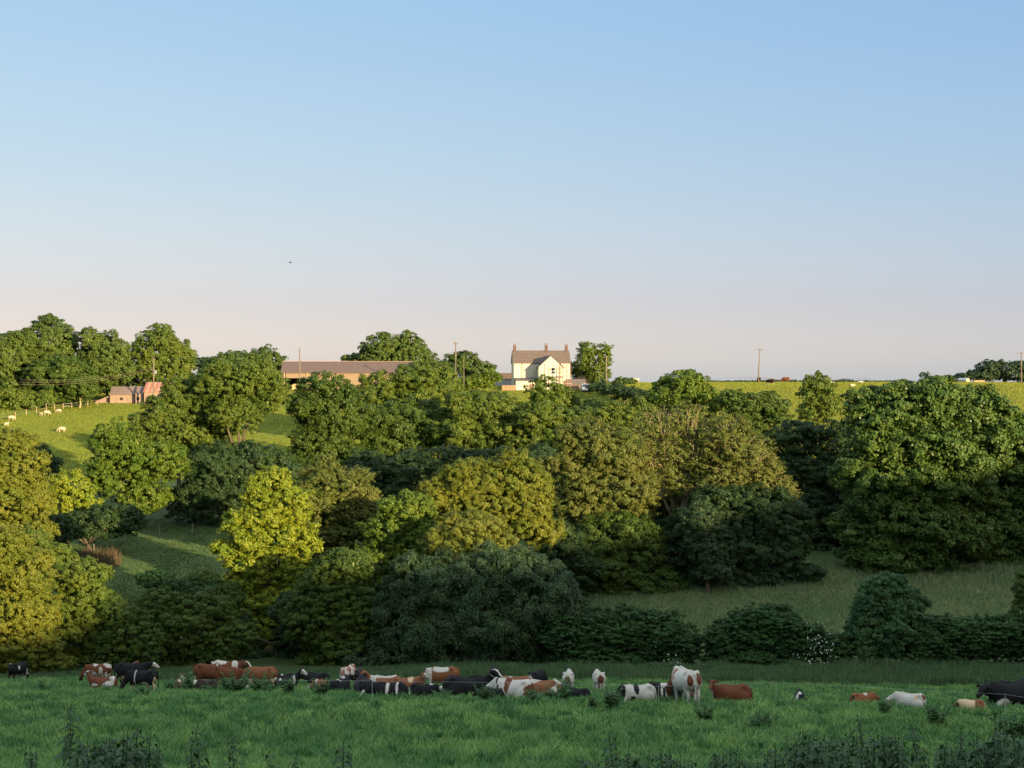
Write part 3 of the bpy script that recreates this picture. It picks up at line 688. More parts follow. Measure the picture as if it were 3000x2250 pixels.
cow(1138, 62, 176, 'lie','graze', 8, c(base='black', fat=1.05, face='white', patch=[(.02,0,.5,.10,.7,.6,'white'),(-.52,0,.62,.08,.7,.36,'white')]), 'black cow with two white bands lying at the front of the herd', s=.86)
cow(1245, 63, -14, 'lie','level', -35, c(base='black', face='white', head='white', spots='white', thr=.34), 'black cow with a white head lying at the front of the herd', s=.74)
cow(1293, 80, 176, 'stand','graze', 10, c(base='orange', patch=[(.0,0,1.3,.5,.6,.18,'white'),(.75,0,.9,.22,.6,.6,'white'),(-.3,0,.55,.4,.5,.14,'white')], legs='white'), 'orange and white cow with a white neck standing behind the black cows', s=1.0)
cow(1372, 62, 4, 'lie','up', -38, c(base='black', fat=1.05, face='blaze', patch=[(1.3,0,.95,.3,.05,.3,'white'),(.1,0,.06,.6,.7,.08,'white')]), 'big black cow with a broad white blaze lying and looking towards us', s=1.12)
cow(1448, 76, 95, 'stand','graze', 20, c(base='black', fat=.9), 'black cow behind the white blaze of the big black cow', s=.96)
cow(1440, 58, 140, 'lie','graze', 20, c(base='black', patch=[(.9,0,.1,.3,.6,.14,'white')]), 'black calf lying between the big black cow and the spotted one', s=.62)
cow(1502, 74, 176, 'lie','up', 60, c(base='orange', patch=[(.1,0,.95,.2,.3,.1,'white')]), 'orange cow lying behind the white and brown spotted cow', s=1.05)
cow(1502, 60, 158, 'lie','graze', 20, c(base='white', fat=1.08, patch=[(.15,0,.7,.16,.7,.5,'red'),(.62,0,.5,.08,.7,.2,'dark'),(-.95,0,.45,.35,.6,.36,'red'),(.72,0,.8,.06,.6,.14,'dark')]), 'white cow with brown patches lying with its brown rump to the right', s=.98)
cow(1585, 62, 176, 'lie','graze', 40, c(base='orange', spots='white', thr=.08, freq=2.0, belly='white', bz=.4), 'orange and white patched cow lying behind the spotted white one', s=.95)
cow(1573, 88, 60, 'stand','graze', -20, c(base='black', legs='white', lz=.5, patch=[(-1.05,0,.7,.14,.3,.6,'white')]), 'black cow with white tail and legs grazing at the edge of the rough grass', s=.95)
cow(1666, 78, 84, 'stand','graze', 30, c(base='white', fat=.85, head='red', patch=[(-1.02,0,1.0,.14,.15,.32,'red')]), 'white cow with brown rump seen from behind, left of its twin', s=.95)
cow(1753, 82, 96, 'stand','graze', -30, c(base='white', fat=.9, patch=[(-1.02,0,1.05,.16,.18,.26,'red')]), 'white cow with brown rump seen from behind, right of its twin', s=.94)
cow(1690, 60, 160, 'lie','graze', 20, c(base='black'), 'small black calf curled up in the grass in front of the rear-view pair', s=.62)
# right group
cow(1865, 59, 186, 'lie','graze', 10, c(base='white', patch=[(.05,0,.7,.16,.7,.26,'black'),(.25,0,.2,.16,.7,.26,'black'),(.9,0,.6,.3,.4,.5,'black')]), 'white cow with black patches lying left of the tall white and brown cow', s=.82)
cow(1950, 60.5, 4, 'lie','graze', -8, c(base='black', face='white', head='white', patch=[(-.25,0,.5,.06,.7,.3,'white'),(-.1,0,.82,.2,.3,.06,'white')]), 'black cow lying behind the legs of the tall white and brown cow', s=.92)
cow(2008, 57.5, 106, 'stand','graze', 20, c(base='white', fat=1.28, patch=[(-1.02,-.17,1.16,.30,.14,.22,'red'),(-1.0,.19,1.14,.22,.11,.24,'red'),(.35,.3,1.22,.16,.3,.12,'roan'),(.5,.3,1.0,.14,.3,.14,'roan'),(.15,.3,1.05,.12,.3,.10,'roan'),(.6,.3,.8,.1,.3,.14,'roan'),(1.1,0,.5,.4,.4,.5,'red')]), 'tall white cow with red-brown rump standing with its back to us', s=1.06, voxel=.03)
cow(2140, 60, 180, 'lie','up', 62, c(base='red', head='red', patch=[(-.6,0,.16,.16,.7,.2,'white'),(-1.0,0,.75,.1,.2,.14,'dark'),(1.0,0,.5,.16,.3,.4,'white'),(1.1,0,1.1,.2,.3,.12,'white')]), 'red cow lying with raised white and red head, right of the tall white cow', s=.92)
cow(2343, 61, 80, 'lie','graze', 0, c(base='black', fat=.9, patch=[(-.4,0,.85,.5,.16,.14,'white'),(-.9,.2,.5,.2,.16,.4,'white')]), 'black calf with white spine lying low in the grass beyond the red cow', s=.62)
cow(2530, 60, 14, 'lie','graze', 10, c(base='orange', patch=[(.1,0,.82,.16,.3,.12,'white'),(-.9,0,.6,.12,.3,.2,'dark')]), 'orange calf lying low in the grass in the open right part of the field', s=.60)
cow(2664, 58, 152, 'lie','graze', 10, c(base='white', fat=1.0, patch=[(-.9,.1,.7,.18,.14,.2,'red'),(-.5,.3,.7,.14,.2,.2,'cream'),(-1.0,-.1,.4,.1,.1,.2,'cream')]), 'whitish cow lying in the grass with tan marks on its rump', s=.70)
cow(2845, 57, 170, 'lie','graze', 10, c(base='cream', patch=[(-.6,0,.5,.4,.7,.6,'orange'),(1.2,0,.4,.4,.4,.4,'brown')]), 'cream and orange calf lying beside the black cow at the right edge', s=.56)
cow(2962, 61, 196, 'lie','level', 20, c(base='black', fat=1.05, patch=[(.62,.45,.2,.3,.3,.22,'white')]), 'huge black cow lying at the right edge of the herd behind the wire', s=1.28)
# cattle on the upper pasture
GU = 'cattle on the upper pasture'
cow(2302, 425, 170, 'stand','graze', 0, c(base='red', legs='red'), 'red cow standing out on the skyline of the upper pasture', s=1.15, group=GU, voxel=.06, cat='cow')
cow(2223, 402, 100, 'stand','graze', 0, c(base='dark'), 'dark cow at the foot of the pole on the upper pasture', s=1.1, group=GU, voxel=.06)
cow(2258, 365, 140, 'stand','graze', 0, c(base='dark', legs='white', lz=.5, face='white'), 'dark cow with pale legs grazing below the skyline right of the pole', s=1.05, group=GU, voxel=.06)
cow(2206, 318, 190, 'lie','level', 0, c(base='dark'), 'dark cow lying above the thorn tree on the upper pasture', s=1.1, group=GU, voxel=.06)
cow(2497, 350, 10, 'lie','graze', 0, c(base='cream'), 'cream calf lying right of the single tree, nearer the camera', s=.62, group=GU, voxel=.06)
cow(2522, 392, 170, 'lie','graze', 0, c(base='white'), 'white calf lying farther up the pasture near the skyline', s=.65, group=GU, voxel=.06)
cow(2437, 385, 10, 'lie','graze', 0, c(base='white'), 'white calf lying half behind the single tree on the pasture', s=.6, group=GU, voxel=.06)
cow(1862, 378, 188, 'stand','level', 0, c(base='cream', head='dark', patch=[(.95,0,1.1,.3,.4,.5,'dark')]), 'cream cow with a dark head on the skyline beside the track hedge', s=1.0, group=GU, voxel=.06)

# ------------------------------------------------------------------ sheep
WOOL = plain('cream_fleece', (.46,.36,.25), .95, .2, 7, .05, bump=.6)
def sheep_mesh(graze):
    V = []; Fc = []
    ellipsoid(V, Fc, (0,0,.60), (.52,.27,.27), 14, 10)
    ellipsoid(V, Fc, (-.30,0,.60), (.28,.26,.27)); ellipsoid(V, Fc, (.30,0,.60), (.26,.24,.26))
    h = [(.40,0,.66),(.62,0,.46 if graze else .82),(.78,0,.14 if graze else .80)]
    tube(V, Fc, h, [(.15,.17),(.11,.12),(.06,.07)], 8, (0,1,0))
    for s in (-1, 1):
        tube(V, Fc, [(.60,s*.06,.50 if graze else .86),(.58,s*.20,.47 if graze else .85)], [.04,.025], 6)
        for x in (-.36,.32): tube(V, Fc, [(x,s*.14,.5),(x+.02,s*.14,.26),(x,s*.14,0)], [.08,.045,.05], 6)
    tube(V, Fc, [(-.5,0,.7),(-.58,0,.5),(-.58,0,.34)], [.06,.06,.05], 6, (0,1,0))
    me = remeshed(V, Fc, .035, 3); me.materials.clear(); me.materials.append(WOOL)
    for p in me.polygons: p.use_smooth = True
    return me
SG, SU = sheep_mesh(True), sheep_mesh(False)
for px, d, h, me, s, lab in [
    (33, 286, 5, SG, 1.35, 'sheep grazing at the far left behind the one cut lowest there'),
    (19, 280, 60, SU, 1.1, 'sheep nearest the left edge of the field, seen end on'),
    (120, 291, 150, SU, .95, 'small sheep left of the sheep below the white post'),
    (137, 292, 8, SG, 1.3, 'sheep grazing directly below the white fence post'),
    (172, 295, 172, SG, 1.15, 'sheep at the right of the row along the fence'),
    (181, 274, 178, SG, 1.5, 'nearest sheep, grazing alone just above the shadow line')]:
    o = link('sheep', me); x = X(px, d)
    o.location = (x, d, gz(x, d)); s *= .8; o.rotation_euler = (0,0,R(h)); o.scale = (s,s,s)
    tag(o, lab, 'sheep', 'sheep grazing in the upper left field')
# ------------------------------------------------------------------ buildings
def stone_mat(name, c, c2, mortar):
    m, nt, b, out = nodes(name)
    tc = N(nt, 'ShaderNodeTexCoord'); v = N(nt, 'ShaderNodeTexVoronoi'); v.inputs['Scale'].default_value = 2.6
    mp = N(nt, 'ShaderNodeMapping'); mp.inputs['Scale'].default_value = (1,1,1.8)
    nt.links.new(tc.outputs['Object'], mp.inputs[0]); nt.links.new(mp.outputs[0], v.inputs['Vector'])
    f = objnoise(nt, 1.2, 5, .6)
    col = mixc(nt, .5, ramp(nt, v.outputs['Color'], [(.2, c), (.8, c2)]), ramp(nt, f, [(.35, mortar), (.65, c2)]))
    nt.links.new(col, b.inputs['Base Color']); b.inputs['Roughness'].default_value = .9
    bp = N(nt, 'ShaderNodeBump'); bp.inputs['Distance'].default_value = .05; nt.links.new(v.outputs['Distance'], bp.inputs['Height']); nt.links.new(bp.outputs[0], b.inputs['Normal'])
    return m

def stripe_mat(name, a, bcol, freq, axis=0, rough=.7, noise=.5):
    """corrugations or boards running along one axis of the object"""
    m, nt, b, out = nodes(name)
    tc = N(nt, 'ShaderNodeTexCoord'); w = N(nt, 'ShaderNodeTexWave')
    w.bands_direction = 'XYZ'[axis]; w.inputs['Scale'].default_value = freq; w.inputs['Distortion'].default_value = 1.2; w.inputs['Detail'].default_value = 2
    nt.links.new(tc.outputs['Object'], w.inputs[0])
    f = objnoise(nt, .8, 5, .65)
    col = mixc(nt, noise, ramp(nt, w.outputs['Fac'], [(.3, a), (.75, bcol)]), ramp(nt, f, [(.35, a), (.65, bcol)]))
    nt.links.new(col, b.inputs['Base Color']); b.inputs['Roughness'].default_value = rough
    bp = N(nt, 'ShaderNodeBump'); bp.inputs['Distance'].default_value = .04; nt.links.new(w.outputs['Fac'], bp.inputs['Height']); nt.links.new(bp.outputs[0], b.inputs['Normal'])
    return m

RENDER_ = plain('cream_render', (.50,.465,.36), .85, .06, .7, .15)
SHEDSLATE = stripe_mat('sunlit_brown_slate', (.13,.09,.075), (.18,.13,.11), .9, 2, .75)  # brown slate lightened, sun on the shed roofs put into its colour
SLATE = stripe_mat('brown_slate', (.085,.06,.048), (.125,.092,.072), .9, 2, .75)
DSLATE = stripe_mat('grey_slate', (.06,.052,.055), (.09,.08,.08), .9, 2, .7)
BRICK = plain('chimney_brick', (.12,.072,.058), .9, .3, 5, .1, bump=.4)
TERRA = plain('terracotta', (.16,.095,.075), .8, .2, 6, .2)
TILE = plain('orange_tile', (.46,.23,.12), .85, .25, 3, .15, bump=.3)
GLASS = plain('window_glass', (.03,.035,.045), .08, .2, 1, .6)
WFRAME = plain('white_paint', (.75,.73,.68), .5, .05, 2, .3)
GWALL = plain('grey_block', (.34,.34,.36), .9, .15, 1.5, .1)
BOARD = stripe_mat('pale_timber_boards', (.21,.15,.095), (.28,.205,.13), 2.2, 0, .85)
SHEET = stripe_mat('brown_fibre_sheet', (.105,.068,.056), (.135,.09,.072), 1.6, 0, .8, .35)
RUST = stripe_mat('rusty_corrugated_iron', (.26,.09,.05), (.34,.20,.15), .28, 0, .75, .3)
STONE = stone_mat('field_stone', (.20,.135,.095), (.29,.21,.15), (.17,.12,.085))
DARKIN = plain('dark_interior', (.03,.025,.02), .95, .2, 1, .05)  # near-black colour, shade inside the shed openings painted with it
NAVY = stripe_mat('dark_blue_sheet', (.025,.03,.065), (.04,.045,.09), 1.4, 0, .6, .3)
HAY = plain('pale_straw', (.55,.38,.2), .95, .25, 4, .05, bump=.6)
WOOD = plain('weathered_pole_wood', (.17,.135,.10), .85, .25, 3, .1, bump=.3, vec=(4,4,.4))
FWOOD = plain('fence_wood', (.36,.27,.17), .9, .3, 3, .1, bump=.3)
STEEL = plain('galvanised_steel', (.42,.42,.44), .45, .15, 4, .5, .7)
WIRE = plain('cable', (.16,.13,.10), .6, .1, 2, .3)
PINKST = plain('scaffold_tube', (.26,.13,.10), .55, .15, 3, .4)
SCB = plain('scaffold_board', (.55,.40,.30), .85, .2, 3, .1)

def gable_roof(x0, x1, y0, y1, ze, zr, over=.25, th=.16):
    """two slabs, ridge along x"""
    mb = MB(); ym = (y0+y1)/2; sl = (zr-ze)/(ym-y0)
    a = (x0-over, y0-over, ze-sl*over); r = (x0-over, ym, zr); c_ = (x0-over, y1+over, ze-sl*over)
    mb.prism([a, r, (r[0], r[1], r[2]+th), (a[0], a[1], a[2]+th)], 0, (x1-x0+2*over, 0, 0))
    mb.prism([(r[0], r[1]+.004, r[2]), c_, (c_[0], c_[1], c_[2]+th), (r[0], r[1]+.004, r[2]+th)], 0, (x1-x0+2*over, 0, 0))
    return mb

def farmhouse():
    d = 340; px = 1588; x = X(px, d); z = gz(x, d)-.1
    root = thing('farmhouse', (x, d, z), 'white two-storey farmhouse with brown slate roof and three chimneys on the skyline', 'house', rz=R(5))
    W = 6.5; D = 6.2; ze = 5.3 - (z+1.0); zr = 8.05 - (z+1.0)
    mb = MB()
    mb.prism([(-W,0,-.6),(-W,D,-.6),(-W,D,ze),(-W,D/2,zr),(-W,0,ze)], 0, (2*W,0,0))
    wall = mb.build('wall', RENDER_, root)
    gable_roof(-W, W, 0, D, ze+.02, zr+.02, .18).build('roof', SLATE, root)
    # projecting gabled wing
    wx0, wx1, py_ = -1.15, 4.5, -3.6; we = ze-1.0; wr = ze+1.55; wm = (wx0+wx1)/2
    mb = MB(); mb.prism([(wx0,py_,-.8),(wx1,py_,-.8),(wx1,py_,we),(wm,py_,wr),(wx0,py_,we)], 0, (0,-py_-.003,0)); mb.build('wing', RENDER_, root)
    mb = MB(); sl = (wr-we)/(wm-wx0); o = .22; t = .15
    for s in (-1, 1):
        ex = wm + s*(wx1-wm+o); ez = wr - sl*(wx1-wm+o)
        mb.prism([(wm+s*.002,py_-.2,wr+.03),(ex,py_-.2,ez+.03),(ex,py_-.2,ez+t),(wm+s*.002,py_-.2,wr+t+.03)], 0, (0,-py_+1.6,0))
    rf = mb.build('roof', DSLATE, root); rf['label'] = 'grey slate roof of the projecting wing'
    # lean-to
    mb = MB(); mb.prism([(-W+.2,-3.0,-1.0),(wx0-.004,-3.0,-1.0),(wx0-.004,-.004,-1.0),(-W+.2,-.004,-1.0),(-W+.2,-.004,2.2),(-W+.2,-3.0,2.2)][:4], 0, (0,0,2.9)); mb.build('lean_to', RENDER_, root)
    mb = MB(); mb.prism([(-W-.0,-3.3,1.92),(-W-.0,-.006,1.92+.5),(-W-.0,-.006,2.62),(-W-.0,-3.3,2.06)], 0, (wx0+W-.01,0,0))
    r2 = mb.build('roof', DSLATE, root); r2['label'] = 'low dark roof of the lean-to'
    mb = MB(); mb.box(-3.2,-2.3,-3.06,-3.0,-.9,1.2); dr = mb.build('door', plain('dull_red_door', (.2,.1,.08), .6), root)
    # windows: frame with panes
    def window(cx, cz, w, h, y, nm='window'):
        mb = MB(); f = .09
        for a in ((cx-w/2-f, cx-w/2, cz-h/2-f, cz+h/2+f), (cx+w/2, cx+w/2+f, cz-h/2-f, cz+h/2+f), (cx-w/2, cx+w/2, cz+h/2, cz+h/2+f), (cx-w/2, cx+w/2, cz-h/2-f, cz-h/2), (cx-w/2, cx+w/2, cz-.05, cz+.05), (cx-.04, cx+.04, cz-h/2, cz-.052)):
            mb.box(a[0], a[1], y-.07, y+.02, a[2], a[3])
        fr = mb.build('window', WFRAME, root)
        mb = MB(); mb.box(cx-w/2, cx+w/2, y-.02, y+.015, cz-h/2, cz+h/2); mb.build('pane', GLASS, fr)
        mb = MB(); mb.box(cx-w/2-.15, cx+w/2+.15, y-.16, y-.072, cz-h/2-.2, cz-h/2-.092); mb.build('sill', WFRAME, fr)
    window(2.15, we-.85, .85, 1.35, py_); window(2.3, 1.0, 1.0, 1.2, py_)
    # chimneys
    for cx, h in ((-W+.45, 1.0), (1.3, 1.1), (W-.5, 1.0)):
        mb = MB(); mb.box(cx-.30, cx+.30, D/2-.32, D/2+.32, zr-.5, zr+h); mb.box(cx-.36, cx+.36, D/2-.38, D/2+.38, zr+h+.002, zr+h+.14)
        ch = mb.build('chimney', BRICK, root)
        mb = MB()
        for q in (-.18, .18): mb.tube([(cx+q,D/2,zr+h+.14),(cx+q,D/2,zr+h+.75)], [.13,.10], 8)
        mb.build('chimney_pot', TERRA, ch)
    mb = MB(); mb.tube([(wx0+1.3,py_-.06,-.4),(wx0+1.3,py_-.06,we+.9)], .05, 6); mb.build('drainpipe', plain('dark_pipe',(.08,.07,.06)), root)
    mb = MB(); mb.tube([(-W+1.9,-.09,0),(-W+1.9,-.09,ze-.1)], .06, 6); mb.build('drainpipe', plain('brown_pipe',(.2,.12,.08)), root)
    # scaffold against the right end
    sx = X(1656, 334); sz = gz(sx, 334)
    sc = thing('scaffold', (sx, 334, sz), 'pinkish scaffold of tubes and boards against the right front of the white farmhouse', 'scaffold', rz=R(5))
    mb = MB()
    for k in range(4):
        for yy in (0, 1.2): mb.tube([(-1.3+k*.85, yy, -.2), (-1.3+k*.85, yy, 6.4 - (k % 2)*.5)], .045, 6)
    mb.build('upright', PINKST, sc)
    mb = MB()
    for h in (1.5, 2.5, 3.4, 4.5, 5.4):
        for yy in (-.06, 1.26): mb.tube([(-1.5,yy,h),(1.5,yy,h)], .04, 6)
    mb.tube([(-1.3,-.12,.2),(1.25,-.12,3.2)], .04, 6); mb.tube([(1.25,-.12,3.3),(-1.3,-.12,6.0)], .04, 6)
    mb.build('rail', PINKST, sc)
    mb = MB(); mb.box(-1.5,1.5,.05,1.15,1.62,1.70); mb.box(-1.5,1.5,.05,1.15,3.52,3.60); mb.build('board', SCB, sc)
farmhouse()

def low_building(name, label, px, d, w, dep, ze, zr, wallm, roofm, rz=0, dz=0, openings=()):
    x = X(px, d); z = gz(x, d)+dz
    root = thing(name, (x, d, z), label, 'outbuilding', rz=R(rz))
    mb = MB(); mb.prism([(-w/2,0,-.6),(-w/2,dep,-.6),(-w/2,dep,ze),(-w/2,dep/2,zr),(-w/2,0,ze)], 0, (w,0,0)); mb.build('wall', wallm, root)
    gable_roof(-w/2, w/2, 0, dep, ze+.02, zr+.02, .15, .1).build('roof', roofm, root)
    for (a, b_, c_, d_) in openings:
        mb = MB(); mb.box(a, b_, -.03, .02, c_, d_); mb.build('opening', DARKIN, root)  # flat dark panel standing for the shade inside
    return root
low_building('outbuilding', 'low outbuilding with an orange tiled roof left of the white farmhouse', 1482, 352, 6.2, 5, 1.6, 2.9, GWALL, TILE, 6)
low_building('shed', 'low shed with a pinkish grey roof right of the farmhouse scaffold', 1685, 338, 4.0, 4, 1.1, 2.3, STONE, plain('faded_pink_roof',(.14,.115,.10)), -10)
low_building('shed', 'farther small shed between the scaffold and the feathery tree', 1712, 346, 3.6, 4, 1.4, 2.6, STONE, plain('faded_brown_roof',(.20,.145,.12)), -14)
# board fence left of the house
xf = X(1490, 336)
fb = thing('board_fence', (xf, 336, gz(xf, 336)), 'short brown board fence at the left foot of the farmhouse', 'fence')
mb = MB()
for k in range(12): mb.box(-1.5+k*.25, -1.5+k*.25+.23, -.02, .02, 0, 1.15+.04*(k % 3))
mb.build('board', plain('brown_boards',(.33,.2,.12),.9), fb)
mb = MB()
for k in (-1.5, 0, 1.5): mb.box(k-.05, k+.05, .022, .1, -.3, 1.2)
mb.build('post', FWOOD, fb)

def barn():
    d = 338; x0 = X(826, d); z = gz(x0+4, d) - .15
    root = thing('barn', (x0, d, z), 'long open-fronted barn with a brown sheet roof and pale board wall', 'barn', rz=R(3))
    Lb = 30; D = 11; ze = 4.05; zr = 6.5
    mb = MB()
    mb.box(0, Lb, D-.15, D, 0, ze)                                   # back wall
    mb.prism([(0,.2,0),(0,D-.155,0),(0,D-.155,ze),(0,D/2,zr-.05),(0,.2,ze)], 0, (.15,0,0))   # left gable
    mb.prism([(Lb-.15,.2,0),(Lb-.15,D-.155,0),(Lb-.15,D-.155,ze),(Lb-.15,D/2,zr-.05),(Lb-.15,.2,ze)], 0, (.15,0,0))
    w = mb.build('wall', plain('shaded_gable_boards', (.14,.11,.09), .9, .2, 2), root)  # darker than the cladding, the gable's shade put into the board colour
    mb = MB()
    mb.box(.9, Lb, 0, .12, 2.75, ze-.05)
    mb.box(5.6, Lb, 0, .12, .0, 2.748)
    mb.box(2.6, 5.6-.004, 0, .12, 0, 1.45)
    c1 = mb.build('cladding', BOARD, root)
    gable_roof(0, Lb, 0, D, ze+.02, zr, .35, .12).build('roof', SHEET, root)
    mb = MB(); mb.box(-.36, Lb+.36, D/2-.2, D/2+.2, zr+.125, zr+.2); mb.build('ridge', plain('pale_ridge',(.4,.3,.24)), root)
    for k, xx in enumerate((.55, 5.75)):
        mb = MB(); mb.box(xx-.16, xx+.16, -.14, -.002 if k else .18, -.4, ze-.08); mb.build('post', FWOOD, root)
    mb = MB(); mb.box(-.1, Lb, -.2, -.1, ze-.16, ze-.04); mb.build('gutter', plain('gutter_grey',(.2,.18,.17)), root)
    mb = MB(); mb.box(2.3, 5.2, -1.6, -.3, -.3, 1.25); hb = mb.build('straw_stack', HAY, None, bevel=.12)
    hb.location = (x0+.1, d, z); tag(hb, 'pale straw stack in front of the dark bay of the long barn', 'straw stack')
barn()

def stone_sheds():
    d = 309
    x0, x1 = X(322, d), X(394, d); z = gz(X(360, d), d)-.3
    root = thing('stone_shed', (x0, d, z), 'stone shed with brown slate roof and two small dark openings beside the sheep field', 'shed', rz=R(2))
    w = x1-x0; ze, zr = 2.1, 3.7
    mb = MB(); mb.prism([(0,0,-.5),(0,4.6,-.5),(0,4.6,ze),(0,2.3,zr),(0,0,ze)], 0, (w,0,0)); mb.build('wall', STONE, root)
    gable_roof(0, w, 0, 4.6, ze+.02, zr+.02, .1, .1).build('roof', SHEDSLATE, root)
    for a in (2.1,):
        mb = MB(); mb.box(a, a+.6, -.04, .02, 1.0, 1.5); mb.build('opening', DARKIN, root)  # dark panel on the solid wall, painted shade of an opening
    mb = MB(); mb.box(-.8, -.2, .45, .518, .5, 1.5); mb.build('opening', DARKIN, root)  # same painted shade, set against the sloping wall
    # sloping wall running down to the left
    mb = MB(); mb.prism([(-3.4,.52,-.7),(-.004,.52,-.7),(-.004,.52,1.9),(-.6,.52,1.75),(-3.0,.52,.75),(-3.4,.52,.3)], 0, (0,.5,0)); wl = mb.build('garden_wall', STONE, None)
    wl.location = (x0, d, z); wl.rotation_euler = (0,0,R(2)); tag(wl, 'broken stone wall sloping down to the left from the stone shed', 'wall')
    d2 = 308; xa, xb = X(397, d2), X(419, d2)
    r2 = thing('stone_shed', (xa, d2, z), 'narrow stone shed squeezed between the slate shed and the rusty one', 'shed', rz=R(2))
    w = xb-xa
    mb = MB(); mb.prism([(0,0,-.5),(0,4.6,-.5),(0,4.6,ze+.1),(0,2.3,zr+.05),(0,0,ze+.1)], 0, (w,0,0)); mb.build('wall', STONE, r2)
    gable_roof(0, w, 0, 4.6, ze+.12, zr+.07, .06, .1).build('roof', SHEDSLATE, r2)
    mb = MB(); mb.box(.2, .8, -.04, .02, 1.0, 1.55); mb.build('opening', DARKIN, r2)  # opening's shade painted as a dark panel
    d3 = 307; xa, xb = X(422, d3), X(512, d3)
    r3 = thing('rusty_shed', (xa, d3, z), 'shed with a rust-streaked corrugated iron roof half hidden by the broad tree', 'shed', rz=R(2))
    w = xb-xa
    mb = MB(); mb.prism([(0,0,-.5),(0,6,-.5),(0,6,2.7),(0,3,4.6),(0,0,2.7)], 0, (w,0,0)); mb.build('wall', STONE, r3)
    gable_roof(0, w, 0, 6, 2.72, 4.62, .15, .08).build('roof', RUST, r3)
    d4 = 336; xa, xb = X(512, d4), X(596, d4)
    r4 = thing('blue_roofed_shed', (xa, d4, gz(xa, d4)), 'shed with a dark navy roof behind the broad tree', 'shed')
    w = xb-xa
    mb = MB(); mb.prism([(0,0,-.5),(0,7,-.5),(0,7,1.4),(0,3.5,2.9),(0,0,1.4)], 0, (w,0,0)); mb.build('wall', DARKIN, r4)
    gable_roof(0, w, 0, 7, 1.42, 2.92, .2, .1).build('roof', NAVY, r4)
stone_sheds()

# ------------------------------------------------------------------ van
def van():
    d = 331; x = X(1719, d); z = gz(x, d)
    root = thing('van', (x, d, z), 'white van parked on the track below the feathery tree, windscreen towards us', 'van', rz=R(4))
    W = plain('white_van_paint', (.62,.64,.68), .3, .04, 1, .5); K = plain('black_rubber', (.02,.02,.02), .8)
    prof = [(-.1,.35),(.0,.95),(.55,1.12),(1.25,1.82),(1.6,1.92),(4.5,1.92),(4.62,1.7),(4.62,.35)]
    mb = MB(); mb.prism([(-.93, y, zz) for y, zz in prof], 0, (1.86,0,0)); mb.build('body', W, root, bevel=.06)
    mb = MB(); mb.prism([(-.80,.585,1.19),(.80,.585,1.19),(.80,1.19,1.80),(-.80,1.19,1.80)], 0, (0,-.035,.035)); mb.build('windscreen', GLASS, root)
    mb = MB(); mb.box(-.9,.9,-.17,-.104,.36,.55); mb.build('bumper', K, root)
    mb = MB(); mb.box(-.26,.26,-.2,-.172,.42,.53); mb.build('number_plate', WFRAME, root)
    for s in (-1, 1):
        mb = MB(); mb.box(s*.72-.15, s*.72+.15, -.09, .0, .68, .86); mb.build('headlight', STEEL, root)
        mb = MB(); mb.box(s*1.06-.1, s*1.06+.1, .95, 1.05, 1.15, 1.4); mb.build('mirror', K, root)
        for y in (.75, 3.75):
            mb = MB(); mb.tube([(s*.78, y, .33), (s*.96, y, .33)], .33, 16); wh = mb.build('wheel', K, root)
van()

# ------------------------------------------------------------------ poles and cables
def pole(px, ytop, d, label, arm=1.6, r=.13, kit=False, lean=0, group='wooden utility poles'):
    x = X(px, d); z = gz(x, d); top = -(ytop-HOR)/F*d - z
    root = thing('utility_pole', (x, d, z), label, 'utility pole', group)
    mb = MB(); mb.tube([(0,0,-.5),(lean*.5,0,top*.5),(lean,0,top)], [r*1.25, r*1.05, r*.85], 8); mb.build('mast', WOOD, root, smooth=True)
    if arm:
        mb = MB(); mb.box(lean-arm/2, lean+arm/2, -r-.07, -r+.02, top-.35, top-.21); mb.build('crossarm', WOOD, root)
        mb = MB()
        for k in (-1, 0, 1): mb.tube([(lean+k*arm*.44, -r-.02, top-.205), (lean+k*arm*.44, -r-.02, top+.06)], [.05,.07], 8)
        mb.build('insulator', plain('brown_insulator',(.12,.07,.05),.3), root)
    if kit:
        mb = MB(); mb.box(r+.02, r+.5, -.25, .25, top*.66, top*.66+.75); mb.build('transformer', STEEL, root, bevel=.04)
    return np.array([x+lean, d, z+top])
p1 = pole(450, 1045, 303, 'cable pole with a grey box standing before the rusty shed', 0, .14, True)
p2 = pole(878, 1020, 331, 'thin pole standing in front of the left end of the long barn', 0, .14)
p3 = pole(1335, 1003, 318, 'pole with a short crossarm between the barn and the farmhouse', .9, .15)
p3b = pole(1359, 1045, 316, 'thinner pole just right of the crossarm pole near the farmhouse', 0, .07)
p4 = pole(1776, 1042, 339, 'pole against the feathery tree right of the farmhouse', 0, .15)
p5 = pole(2221, 1022, 388, 'tall pole with crossarm alone on the upper pasture skyline', 1.7, .14, lean=.5)
p6 = pole(2992, 1032, 388, 'tall pole with crossarm at the right edge of the skyline', 2.6, .15)
def cable(a, b, sag, r=.018):
    mb = MB(); pts = []
    for i in range(17):
        t = i/16; p = a*(1-t)+b*t; pts.append((p[0], p[1], p[2]-sag*4*t*(1-t)))
    mb.tube(pts, r, 5); return mb
def wires(label, segs):
    root = thing('overhead_cable', segs[0][0], label, 'cable')
    for a, b, s in segs:
        mb = cable(a - segs[0][0], b - segs[0][0], s); mb.build('strand', WIRE, root)
q = lambda px, py, d: P(px, py, d)
wires('three slack cables running left from the pole with the grey box', [(p1-np.array([0,0,h]), q(60, 1112+k*7, 297), 1.0) for k, h in enumerate((2.2, 2.5, 2.8))])
wires('cable sloping down from the crossarm pole to the trees over the barn', [(p3-np.array([0,0,h]), q(1200, 1050+k*8, 335), .4) for k, h in enumerate((1.9, 2.3))])
wires('slack cable from the crossarm pole to the farmhouse', [(p3-np.array([0,0,.8]), q(1512, 1082, 338), 1.2)])

